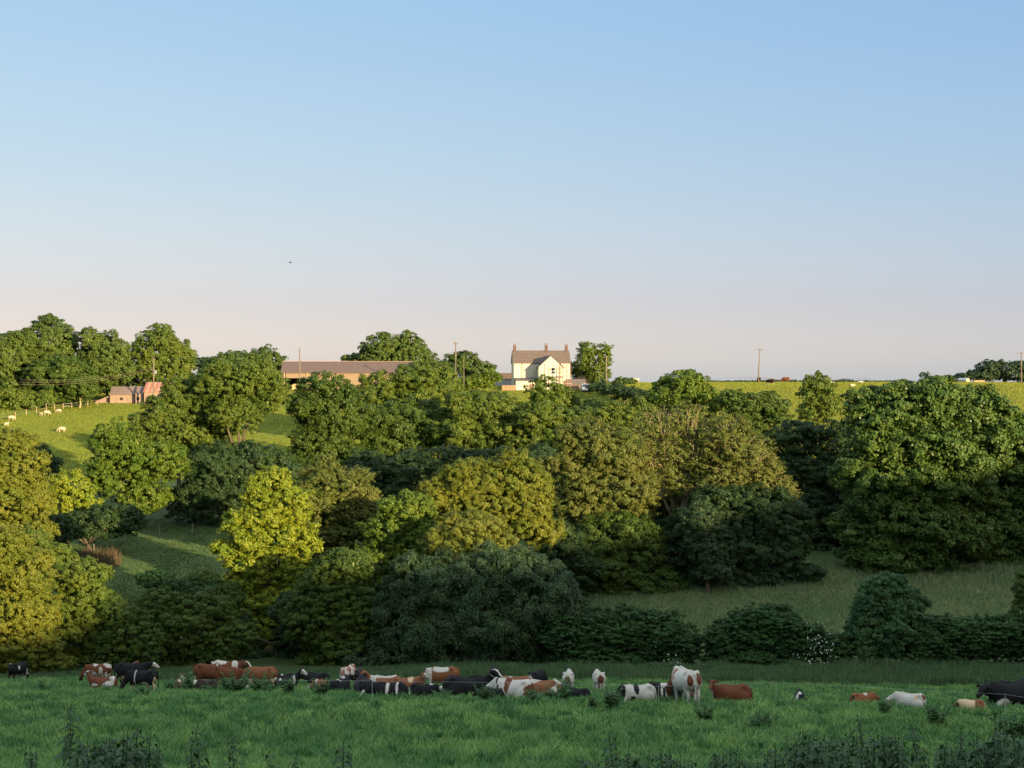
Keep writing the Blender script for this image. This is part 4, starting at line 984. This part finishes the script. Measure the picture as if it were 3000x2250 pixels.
# ------------------------------------------------------------------ fences
def post_fence(name, label, pts, h, r, mat, wires_h, cat='fence', jit=.04, extra=None):
    o0 = np.array([pts[0][0], pts[0][1], gz(*pts[0][:2])])
    root = thing(name, o0, label, cat)
    g = random.Random(len(pts)*7+int(h*10))
    tops = []
    for k, p in enumerate(pts):
        z = gz(p[0], p[1]) - o0[2]; hh = h*(p[2] if len(p) > 2 else 1)
        mb = MB(); a = (p[0]-o0[0], p[1]-o0[1], z); b = (a[0]+g.uniform(-jit,jit), a[1], z+hh)
        mb.tube([(a[0],a[1],a[2]-.3), b], [r, r*.9], 6); mb.build('post', mat, root)
        tops.append((a, b, hh))
    for w in wires_h:
        mb = MB()
        mb.tube([(a[0]*(1-w/h)+b[0]*w/h, a[1]-r, a[2]+w*hh/h) for a, b, hh in tops], .0035 if h < .95 else .012, 5)
        mb.build('wire', STEEL if h > .95 else plain('white_tape',(.35,.37,.4),.5), root)
    return root
post_fence('stock_fence', 'wire stock fence with pale posts along the top of the sheep field', [(X(px, d), d, s) for px, d, s in ((-30,284,1),(45,289,1),(77,292,1),(107,295,1.0),(135,297,1.5),(160,299,1.1),(185,301,1),(210,302,1),(257,305,1),(285,307,.9))], 1.15, .07, FWOOD, (.5, 1.05))
post_fence('stock_fence', 'old leaning posts along the top of the shaded lower field', [(X(px, d), d, s) for px, d, s in ((215,176,1),(277,180,1.1),(365,186,1.3),(467,192,1.1),(562,194,1.2),(660,197,1))], 1.2, .05, plain('grey_old_post',(.2,.18,.15),.9), (), jit=.15)
post_fence('electric_fence', 'thin electric fence wire on slim white posts crossing the cow field', [(X(px, d), d, s) for px, d, s in ((560,78,1),(1090,57,1),(1490,55.3,1),(1930,55.3,1),(2273,64,1.1),(2946,54,1.15),(3080,51,1.1))], .85, .009, plain('pale_plastic_post',(.42,.43,.40),.5), (.82,), jit=.02)

# ------------------------------------------------------------------ skyline oddments
d = 520; x = X(2836, d); z = gz(x, d)
t = thing('field_shelter', (x, d, -(1120-HOR)/F*d-.3), 'small round-roofed shelter with a sunlit end on the right skyline', 'shelter', rz=R(35))
mb = MB(); pr = [(-.9,0,-2.4),(.9,0,-2.4),(.9,0,.9)] + [(.9*math.cos(a), 0, .9+.8*math.sin(a)) for a in np.linspace(.2, math.pi-.2, 7)] + [(-.9,0,.9)]
mb.prism(pr, 0, (0,3.4,0)); mb.build('wall', plain('sunlit_end_boards',(.55,.36,.2)), t)  # orange of the low sun put into the end wall colour
mb = MB(); mb.prism([(1.0*math.cos(a), .1, .95+.85*math.sin(a)) for a in np.linspace(0, math.pi, 9)], 0, (0,3.5,0)); mb.build('roof', plain('pale_blue_sheet',(.45,.48,.55),.4), t)
x = X(2870, d)
t = thing('field_trough', (x, d, -(1120-HOR)/F*d-.3), 'low orange trough trailer beside the round-roofed shelter on the skyline', 'trailer')
mb = MB(); mb.prism([(-1.7,0,.2),(1.7,0,.2),(1.9,0,.95),(-1.9,0,.95)], 0, (0,1.4,0)); mb.build('body', plain('orange_paint',(.42,.24,.16)), t)
for s in (-1, 1):
    mb = MB(); mb.tube([(s*1.0,-.1,-.02),(s*1.0,-.25,-.02)], .35, 12); mb.build('wheel', DARKIN, t)
# bird
b0 = P(851, 770, 210)
mb = MB()
mb.tube([(-.22,0,0),(-.05,0,.01),(.12,0,.02),(.2,0,.03)], [.02,.055,.05,.015], 8, (0,1,0))
for s in (-1, 1): mb.prism([(-.06,0,.03),(.08,0,.03),(.02,s*.2,.14),(-.1,s*.42,.05),(-.12,s*.2,.12)], 0, (0,0,.012))
bird = mb.build('bird', plain('dark_plumage',(.03,.03,.035)), None)
bird.location = b0; bird.rotation_euler = (0,0,R(30)); tag(bird, 'tiny dark bird flying in the open sky above the barn', 'bird')
# ------------------------------------------------------------------ grass, rough herbage, nettles
def blade_mat(name, lo, hi, dry, nscale=.22, tr=.3):
    m, nt, b, out = nodes(name)
    f = objnoise(nt, nscale, 4, .6)
    f2 = objnoise(nt, nscale*6, 3, .6)
    col = mixc(nt, .5, ramp(nt, f, [(.40, lo), (.60, hi)]), ramp(nt, f2, [(.3, lo), (.62, hi), (.8, dry)]))
    g = N(nt, 'ShaderNodeNewGeometry'); hs = N(nt, 'ShaderNodeHueSaturation')
    mr = N(nt, 'ShaderNodeMapRange'); mr.inputs[3].default_value = .65; mr.inputs[4].default_value = 1.35
    nt.links.new(g.outputs['Random Per Island'], mr.inputs[0]); nt.links.new(mr.outputs[0], hs.inputs['Value']); nt.links.new(col, hs.inputs['Color'])
    nt.links.new(hs.outputs[0], b.inputs['Base Color']); b.inputs['Roughness'].default_value = .6; b.inputs['Specular IOR Level'].default_value = .2
    t = N(nt, 'ShaderNodeBsdfTranslucent'); nt.links.new(hs.outputs[0], t.inputs[0])
    mx = N(nt, 'ShaderNodeMixShader'); mx.inputs[0].default_value = tr
    nt.links.new(b.outputs[0], mx.inputs[1]); nt.links.new(t.outputs[0], mx.inputs[2]); nt.links.new(mx.outputs[0], out.inputs[0])
    return m

def blades(name, x, y, h, w, lean, mat, kind='stuff', seed=1, label=None, cat=None):
    g = np.random.default_rng(seed); n = len(x)
    z = ground(x, y) - .02
    a = g.uniform(0, 2*math.pi, n); face = g.normal(0, .6, n)
    bx, by = np.cos(face), np.sin(face)
    lx, ly = np.cos(a)*lean*h, np.sin(a)*lean*h
    m = .55
    V = np.empty((n, 5, 3))
    V[:, 0] = np.stack([x-bx*w/2, y-by*w/2, z], 1); V[:, 1] = np.stack([x+bx*w/2, y+by*w/2, z], 1)
    V[:, 2] = np.stack([x+bx*w*.38+lx*.25, y+by*w*.38+ly*.25, z+h*m], 1); V[:, 3] = np.stack([x-bx*w*.38+lx*.25, y-by*w*.38+ly*.25, z+h*m], 1)
    V[:, 4] = np.stack([x+lx, y+ly, z+h*(1-.35*np.minimum(lean, 1)**2)], 1)
    i = np.arange(n)*5
    T = np.concatenate([np.stack([i, i+1, i+2], 1), np.stack([i, i+2, i+3], 1), np.stack([i+3, i+2, i+4], 1)])
    o = link(name, np_mesh(name, V.reshape(-1, 3), T, mat))
    return tag(o, label, cat, kind=kind)

g = np.random.default_rng(21)
GR = blade_mat('meadow_grass', (.085,.195,.062), (.205,.33,.09), (.34,.38,.16))
ROUGH = blade_mat('rough_grass', (.055,.11,.045), (.09,.145,.06), (.16,.155,.09), .5)
HAYG = blade_mat('unmown_meadow', (.10,.19,.08), (.19,.235,.105), (.27,.28,.16), .12)
LOWF = blade_mat('lower_field_grass', (.05,.10,.035), (.075,.125,.04), (.16,.13,.05), .15)

# near field
n = 430000
d = 17 + (118-17)*g.random(n)**1.25
x = g.uniform(-1, 1, n)*(.372*d + 1.0)
tuft = fbm(x/1.1, d/2.2, 2, 3); big = fbm(x/5, d/9, 7, 3)
keep = g.random(n) < .35 + 1.1*tuft
x, d, tuft, big = x[keep], d[keep], tuft[keep], big[keep]
h = (.10 + .42*np.clip(tuft-.25, 0, 1)*(.5+big) )*g.uniform(.6, 1.4, len(x))
w = np.clip(.00065*d, .012, .06)*g.uniform(.6, 1.3, len(x))
blades('grass', x, d, h, w, g.uniform(.3, 1.1, len(x)), GR, seed=4, label='lush green grass of the near cow field', cat='grass')
# denser tussocks
nt_ = 5200
td = 18 + 98*g.random(nt_)**1.35; tx = g.uniform(-1, 1, nt_)*(.372*td + 1.0); tr = g.uniform(.16, .5, nt_)*np.clip(td/55, .6, 1.5)
k = 34; dx = g.normal(0, .5, (nt_, k))*tr[:, None]; dy = g.normal(0, .5, (nt_, k))*tr[:, None]
x = (tx[:, None]+dx).ravel(); d = (td[:, None]+dy).ravel()
h = (g.uniform(.16, .5, (nt_, 1))*g.uniform(.5, 1.1, (nt_, k))).ravel()
w = np.clip(.0007*np.repeat(td, k), .013, .06)
TUS = blade_mat('tussock_grass', (.05,.13,.05), (.095,.215,.06), (.15,.25,.09), .5)
blades('grass_tussocks', x, d, h, w, g.uniform(.3, .9, len(x)), TUS, seed=5, label='darker coarse grass tussocks dotted over the near cow field', cat='grass')
# rough strip at the far edge of the field
n = 90000
d = g.uniform(113, 126, n); px = g.uniform(-50, 3100, n); x = X(px, d)
h = (.35 + .95*fbm(x/2.2, d/2, 4, 3))*g.uniform(.4, 1.1, n)*(.55+.45*sstep(1050, 1350, px))
blades('rough_grass', x, d, h, .09*g.uniform(.5, 1.2, n), g.uniform(.05, .4, n), ROUGH, seed=6, label='strip of tall dull rough grass between the cow field and the hedge', cat='rough grass')
# unmown meadow
n = 130000
d = 134 + 40*g.random(n); px = g.uniform(1560, 3150, n); x = X(px, d)
h = (.25 + .5*fbm(x/3, d/3, 9, 3))*g.uniform(.6, 1.2, n)
h = np.where(g.random(n) < .5*sstep(160, 168, d), h*2.0, h)
blades('meadow_grass', x, d, h, .07*g.uniform(.5, 1.2, n), g.uniform(.2, .8, n), HAYG, seed=7, label='tan unmown meadow grass behind the hedge', cat='meadow grass')
# lower left field
n = 60000
d = 146 + 58*g.random(n); px = g.uniform(120, 800, n); x = X(px, d)
h = (.08 + .25*np.clip(fbm(x/3, d/6, 12, 3)-.35, 0, 1))*g.uniform(.6, 1.4, n)
blades('field_grass', x, d, h, .12*g.uniform(.5, 1.2, n), g.uniform(.1, .7, n), LOWF, seed=8, label='shaded short grass of the lower field', cat='grass')
# upper fields
UPF = blade_mat('upper_field_grass', (.14,.17,.02), (.18,.20,.024), (.24,.225,.045), .1)
n = 200000
d = 232 + 116*g.random(n); px = g.uniform(-60, 1560, n); x = X(px, d)
h = (.10 + .16*np.clip(fbm(x/4, d/7, 14, 3)-.3, 0, 1))*g.uniform(.5, 1.4, n)
blades('field_grass', x, d, h, .16*g.uniform(.5, 1.2, n), g.uniform(.1, .6, n), UPF, seed=12, label='sunlit short grass of the field with the sheep', cat='grass')
n = 220000
d = 240 + 230*g.random(n)**1.1; px = g.uniform(1540, 3100, n); x = X(px, d)
h = (.12 + .22*np.clip(fbm(x/6, d/9, 15, 3)-.3, 0, 1))*g.uniform(.5, 1.4, n)
blades('pasture_grass', x, d, h, .22*g.uniform(.5, 1.2, n), g.uniform(.1, .6, n), UPF, seed=13, label='sunlit yellow-green grass of the upper pasture with the cattle', cat='grass')
DRYM = blade_mat('dry_dock_stalks', (.07,.055,.03), (.10,.075,.04), (.12,.10,.06), .6)
n = 1300
cx = g.choice([250, 280, 315, 330], n) + g.normal(0, 12, n); d = 176 + g.normal(0, 2.0, n)
x = X(cx, d)
blades('dry_stalks', x, d, g.uniform(.5, 1.6, n), .06*np.ones(n), g.uniform(.05, .3, n), DRYM, seed=9, label='rusty dry stalks at the left end of the lower field', cat='dry stalks')
n = 1800
cx = g.choice([290, 350, 360], n) + g.normal(0, 14, n); d = 152 + g.normal(0, 2.0, n)
x = X(cx, d)
blades('dry_stalks', x, d, g.uniform(.5, 1.3, n), .06*np.ones(n), g.uniform(.05, .3, n), DRYM, seed=10, label='rusty dry stalks above the smaller sunlit tree', cat='dry stalks')

# ---- nettles
NET = leaf_mat('nettle_leaves', (.016,.042,.016), (.028,.062,.02), .15, .5, 3.0)
NSTEM = plain('nettle_stem', (.035,.055,.02), .8, .3, 8, .1)
def nettle_parts(H, seed, broad=1.0):
    g = random.Random(seed)
    bx, by = g.uniform(-.06,.06)*H, g.uniform(-.06,.06)*H
    axis = lambda t: Vector((bx*t*t*1.5, by*t*t*1.5, H*t))
    st = MB(); st.tube([axis(t) for t in (-.05,.25,.5,.75,1)], [.006,.0055,.005,.004,.002], 6)
    V = []; Fa = []
    z = .12*H; a0 = g.uniform(0, 6.28); k = 0
    while z < H*.985:
        t = z/H
        size = .095*(1-.6*max(0, (t-.72)/.28)**1.3)*broad*g.uniform(.8, 1.2)
        for s in (0, 1):
            a = a0 + k*math.pi/2 + s*math.pi + g.uniform(-.25,.25)
            dr = Vector((math.cos(a), math.sin(a), 0)); sd = Vector((-math.sin(a), math.cos(a), 0))
            o = axis(t) + dr*.012
            tilt = g.uniform(.1, .55); droop = g.uniform(.8, 1.7)
            seg = 5; rows = []
            for q in range(seg+1):
                u = q/seg
                c_ = o + dr*(size*u*(1-.12*u)) + Vector((0,0,1))*(size*(tilt*u - droop*u*u*.7))
                wd = size*.25*math.sin(math.pi*min(1, u**.75*.98+.02))*(1 + .12*(q % 2))
                rows.append((c_ - sd*wd + Vector((0,0,wd*.35)), c_, c_ + sd*wd + Vector((0,0,wd*.35))))
            b = len(V)
            for r_ in rows: V += [tuple(p) for p in r_]
            for q in range(seg):
                for e in (0, 1): Fa.append((b+q*3+e, b+q*3+e+1, b+q*3+e+4, b+q*3+e+3))
        # small hanging flower tassels near the top
        if t > .45:
            for s in range(4):
                a = a0 + k*math.pi/2 + s*math.pi/2 + .6; dr = Vector((math.cos(a), math.sin(a), 0)); sd = Vector((-math.sin(a), math.cos(a), 0))
                o = axis(t); l = .045*g.uniform(.6, 1.3)
                b = len(V); V += [tuple(o), tuple(o+dr*l*.6-sd*.006+Vector((0,0,-.01))), tuple(o+dr*l+Vector((0,0,-l*.7))), tuple(o+dr*l*.6+sd*.006+Vector((0,0,-.01)))]
                Fa.append((b, b+1, b+2, b+3))
        z += H*(.06 - .034*t)*g.uniform(.85, 1.15); k += 1
    return st, V, Fa
NPRO = []
for s in range(7):
    st, V, Fa = nettle_parts(1.25, 40+s, 1.0 if s % 2 else 1.2)
    me1 = bpy.data.meshes.new('stem'); me1.from_pydata(st.V, [], st.F); me1.materials.append(NSTEM)
    me2 = np_mesh('leaves', np.array(V), np.array(Fa), NET, True)
    NPRO.append((me1, me2))
NK = [0]
def nettle(px, tip, d, label, group, sc=None):
    x = X(px, d); z = gz(x, d); H = -(tip-HOR)/F*d - z
    k = NK[0]; NK[0] += 1
    root = thing('nettle', (x, d, z), label, 'nettle', group, rz=k*1.9)
    s = max(.25, H/1.25); root.scale = (s*.5+.45, s*.5+.45, s)
    a, b = NPRO[k % len(NPRO)]
    link('stem', a, root); link('leaves', b, root)
    return root
singles = [(200,2075,'tallest nettle spike at the bottom left of the photo'), (376,2122,'nettle tip standing above the bottom left clump, thickest of them'),
 (605,2140,'lone nettle spike with narrow top right of the bottom left clump'), (697,2150,'slim nettle spike right of the lone narrow-topped one'),
 (797,2200,'short nettle tip, left of the pair at the bottom edge'), (850,2206,'short nettle tip, right of the pair at the bottom edge'),
 (1004,2160,'faint lone nettle in the middle of the bottom grass'), (1812,2142,'lone nettle rosette above the dark right-hand nettle bed'),
 (2915,2082,'tallest nettle at the bottom right below the black cow'), (2720,2118,'tall nettle with wide top leaves left of the tallest right one'),
 (2562,2095,'tall bushy nettle in the middle of the right-hand bed'), (2350,2126,'left one of the two nettle tops standing together in the right bed'),
 (2384,2138,'right one of the two nettle tops standing together in the right bed'), (2458,2130,'nettle with curled tip left of the tall bushy nettle'),
 (2660,2146,'nettle just left of the tall one with wide top leaves'), (2818,2140,'pointed nettle left of the tallest nettle at the bottom right'),
 (2776,2172,'short nettle between the wide-topped and the pointed nettle'), (280,2150,'nettle between the tallest left spike and the thick clump')]
for k, (px, t, lab) in enumerate(singles): nettle(px, t, 8.4 + (k*37 % 11)*.12, lab, 'single nettles at the front')
gg = random.Random(9)
LN = 'dark nettle in the dense clump at the bottom left corner'
for k in range(46):
    px = gg.gauss(345, 100); nettle(px, 2146 + abs(px-360)*.12 + gg.uniform(0, 70), 7.6 + gg.random()*1.6, LN, 'nettle clump at the bottom left')
RN = 'dark nettle in the dense bed along the bottom right edge'
for k in range(125):
    px = gg.uniform(1720, 3040); base = np.interp(px, [1700,1850,2000,2200,2350,2600,2800,3050], [2215,2185,2195,2180,2150,2140,2155,2125])
    nettle(px, base + gg.uniform(0, 60), 7.4 + gg.random()*2.0, RN, 'nettle bed at the bottom right')

# ---- tall weeds standing in the grass
WSTEM = plain('thistle_stem', (.06,.11,.04), .8, .3, 8, .1)
WEED = leaf_mat('thistle_leaves', (.05,.12,.04), (.07,.15,.045), .15, .65, 2.0)
def weed_mesh(seed, H, stems, spread, lf):
    g = np.random.default_rng(seed); mb = MB(); PP=[];NN=[];TT=[];LL=[]
    for s in range(stems):
        tx, ty = g.normal(0, spread*1.3, 2); bx, by = tx*.06, ty*.06; hh = H*g.uniform(.55, 1)
        mb.tube([(bx,by,-.05),((bx+tx)/2,(by+ty)/2,hh*.5),(tx,ty,hh)], [.02,.008,.003], 5)
        n = 46
        t = g.uniform(.08, 1, n); a = g.uniform(0, 6.28, n); l = lf*(1.15-t*.75)
        c_ = np.stack([bx+(tx-bx)*t+np.cos(a)*l*.45, by+(ty-by)*t+np.sin(a)*l*.45, hh*t + l*.1], 1)
        tt = unit(np.stack([np.cos(a), np.sin(a), g.uniform(-.2,.7,n)], 1)); nn = unit(np.stack([-np.cos(a)*.5, -np.sin(a)*.5, np.ones(n)], 1)+g.normal(0,.25,(n,3)))
        nn = unit(nn - tt*(nn*tt).sum(1)[:, None])
        PP.append(c_); NN.append(nn); TT.append(tt); LL.append(l)
    V, Fa = leaves_mesh(np.concatenate(PP), np.concatenate(NN), np.concatenate(TT), np.concatenate(LL), np.concatenate(LL)*.45)
    me = bpy.data.meshes.new('stem'); me.from_pydata(mb.V, [], mb.F); me.materials.append(WSTEM)
    return me, np_mesh('leaves', V, Fa, WEED)
WP = [weed_mesh(60+s, .8, 11+3*s, .13+.03*s, .19) for s in range(4)]
weeds = [(497,72,1.0,'thistle clump below the brown cow lying with its back to us, left part'),(550,70,1.2,'broad dark thistle clump below the brown cow lying with its back to us'),(680,72,1.5,'tall thistle clump in front of the grazing red cow'),
 (770,70,1.2,'thistle clump below the orange-brown cow'),(850,68,1.0,'thistle clump below the small black lying cow'),(940,66,1.0,'thistle clump below the orange cow with the white head'),
 (615,74,.8,'small thistle in the gap between the two broad left clumps'),(120,80,.9,'thistle clump under the left edge of the herd'),(310,76,.7,'thistle clump below the lying red and white cow'),
 (1418,57,.75,'weed in front of the big black cow with the blaze'),(1565,57,.7,'weed in front of the spotted white cow'),(1640,58,1.0,'weed clump left of the curled black calf'),
 (1790,52,1.1,'pointed thistle clump alone in the grass below the lying black and white cow'),(1735,54,.6,'brownish weed below the curled black calf'),(2070,50,.8,'weed below the tall white cow'),
 (2225,47,.8,'thin weed below the lying red cow'),(2585,54,.8,'reddish weed left of the whitish lying cow'),(2740,50,1.0,'yellowish weed below the whitish lying cow'),(2985,46,1.2,'bushy weed at the right edge below the black cow'),
 (1300,60,.6,'small weed below the black cow with the white head'),(1100,50,.6,'small weed in the grass below the middle group'),(420,60,.7,'small weed in the left part of the open grass'),(1480,48,.6,'small weed in the middle of the open grass')]
for k, (px, dd, s, lab) in enumerate(weeds):
    x = X(px, dd); root = thing('thistle', (x, dd, gz(x, dd)), lab, 'weed', 'weeds standing in the cow field', rz=k*1.3)
    root.scale = (s*1.3, s*1.3, s*1.15)
    a, b = WP[k % 4]; link('stem', a, root); link('leaves', b, root)
# ------------------------------------------------------------------ light, sky, camera
w = bpy.data.worlds.new('World'); SC.world = w; w.use_nodes = True
nt = w.node_tree; bg = nt.nodes['Background']
s = N(nt, 'ShaderNodeTexSky'); s.sky_type = 'NISHITA'; s.sun_disc = False
s.sun_elevation = EL; s.sun_rotation = R(138)
TINT = (.487, .853, 1.80)
s.air_density = 1.4; s.dust_density = .5; s.ozone_density = 1; s.altitude = 0
# bring the model sky's range of colour to that of the evening sky, channel by channel
sp = N(nt, 'ShaderNodeSeparateColor'); cb = N(nt, 'ShaderNodeCombineColor'); nt.links.new(s.outputs[0], sp.inputs[0])
for k_, e_ in enumerate((.8, .55, .25)):
    pw = N(nt, 'ShaderNodeMath', operation='POWER'); pw.inputs[1].default_value = e_
    nt.links.new(sp.outputs[k_], pw.inputs[0]); nt.links.new(pw.outputs[0], cb.inputs[k_])
# overhead sky brightened beyond the model, added to lift shaded grass and trees
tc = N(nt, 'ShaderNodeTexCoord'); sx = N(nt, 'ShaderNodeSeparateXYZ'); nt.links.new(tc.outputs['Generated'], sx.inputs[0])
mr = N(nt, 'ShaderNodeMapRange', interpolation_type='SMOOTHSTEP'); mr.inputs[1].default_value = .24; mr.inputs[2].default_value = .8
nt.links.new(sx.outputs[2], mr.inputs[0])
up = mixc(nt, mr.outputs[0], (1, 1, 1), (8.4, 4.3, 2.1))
hz = N(nt, 'ShaderNodeMapRange', interpolation_type='SMOOTHSTEP'); hz.inputs[1].default_value = -.01; hz.inputs[2].default_value = .06      # pale warm haze along the horizon
nt.links.new(sx.outputs[2], hz.inputs[0])
hcol = mixc(nt, hz.outputs[0], (1.24, 1.32, 1.13), (1, 1, 1))
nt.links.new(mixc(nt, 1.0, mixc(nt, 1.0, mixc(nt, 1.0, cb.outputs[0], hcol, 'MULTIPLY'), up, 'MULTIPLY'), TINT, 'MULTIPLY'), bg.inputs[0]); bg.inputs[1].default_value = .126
sd = bpy.data.lights.new('sun', 'SUN'); sd.energy = 5.0; sd.angle = R(.5); sd.color = (1.0, .75, .43)
so = bpy.data.objects.new('sun', sd); COL.objects.link(so)
so.rotation_euler = Vector((ST*math.cos(EL), -CT*math.cos(EL), math.sin(EL))).to_track_quat('Z', 'Y').to_euler()
cam = bpy.data.cameras.new('camera'); co = bpy.data.objects.new('camera', cam); COL.objects.link(co)
cam.sensor_width = 36; cam.lens = F*36/3000; cam.clip_start = .1; cam.clip_end = 12000
co.location = (0, 0, 0); co.rotation_euler = (math.pi/2 - math.atan(7/F), 0, 0)
SC.camera = co
SC.view_settings.view_transform = 'Standard'; SC.view_settings.look = 'None'; SC.view_settings.exposure = 1.45; SC.view_settings.gamma = 1
SC.cycles.max_bounces = 6; SC.cycles.diffuse_bounces = 3; SC.cycles.transmission_bounces = 4; SC.cycles.transparent_max_bounces = 8
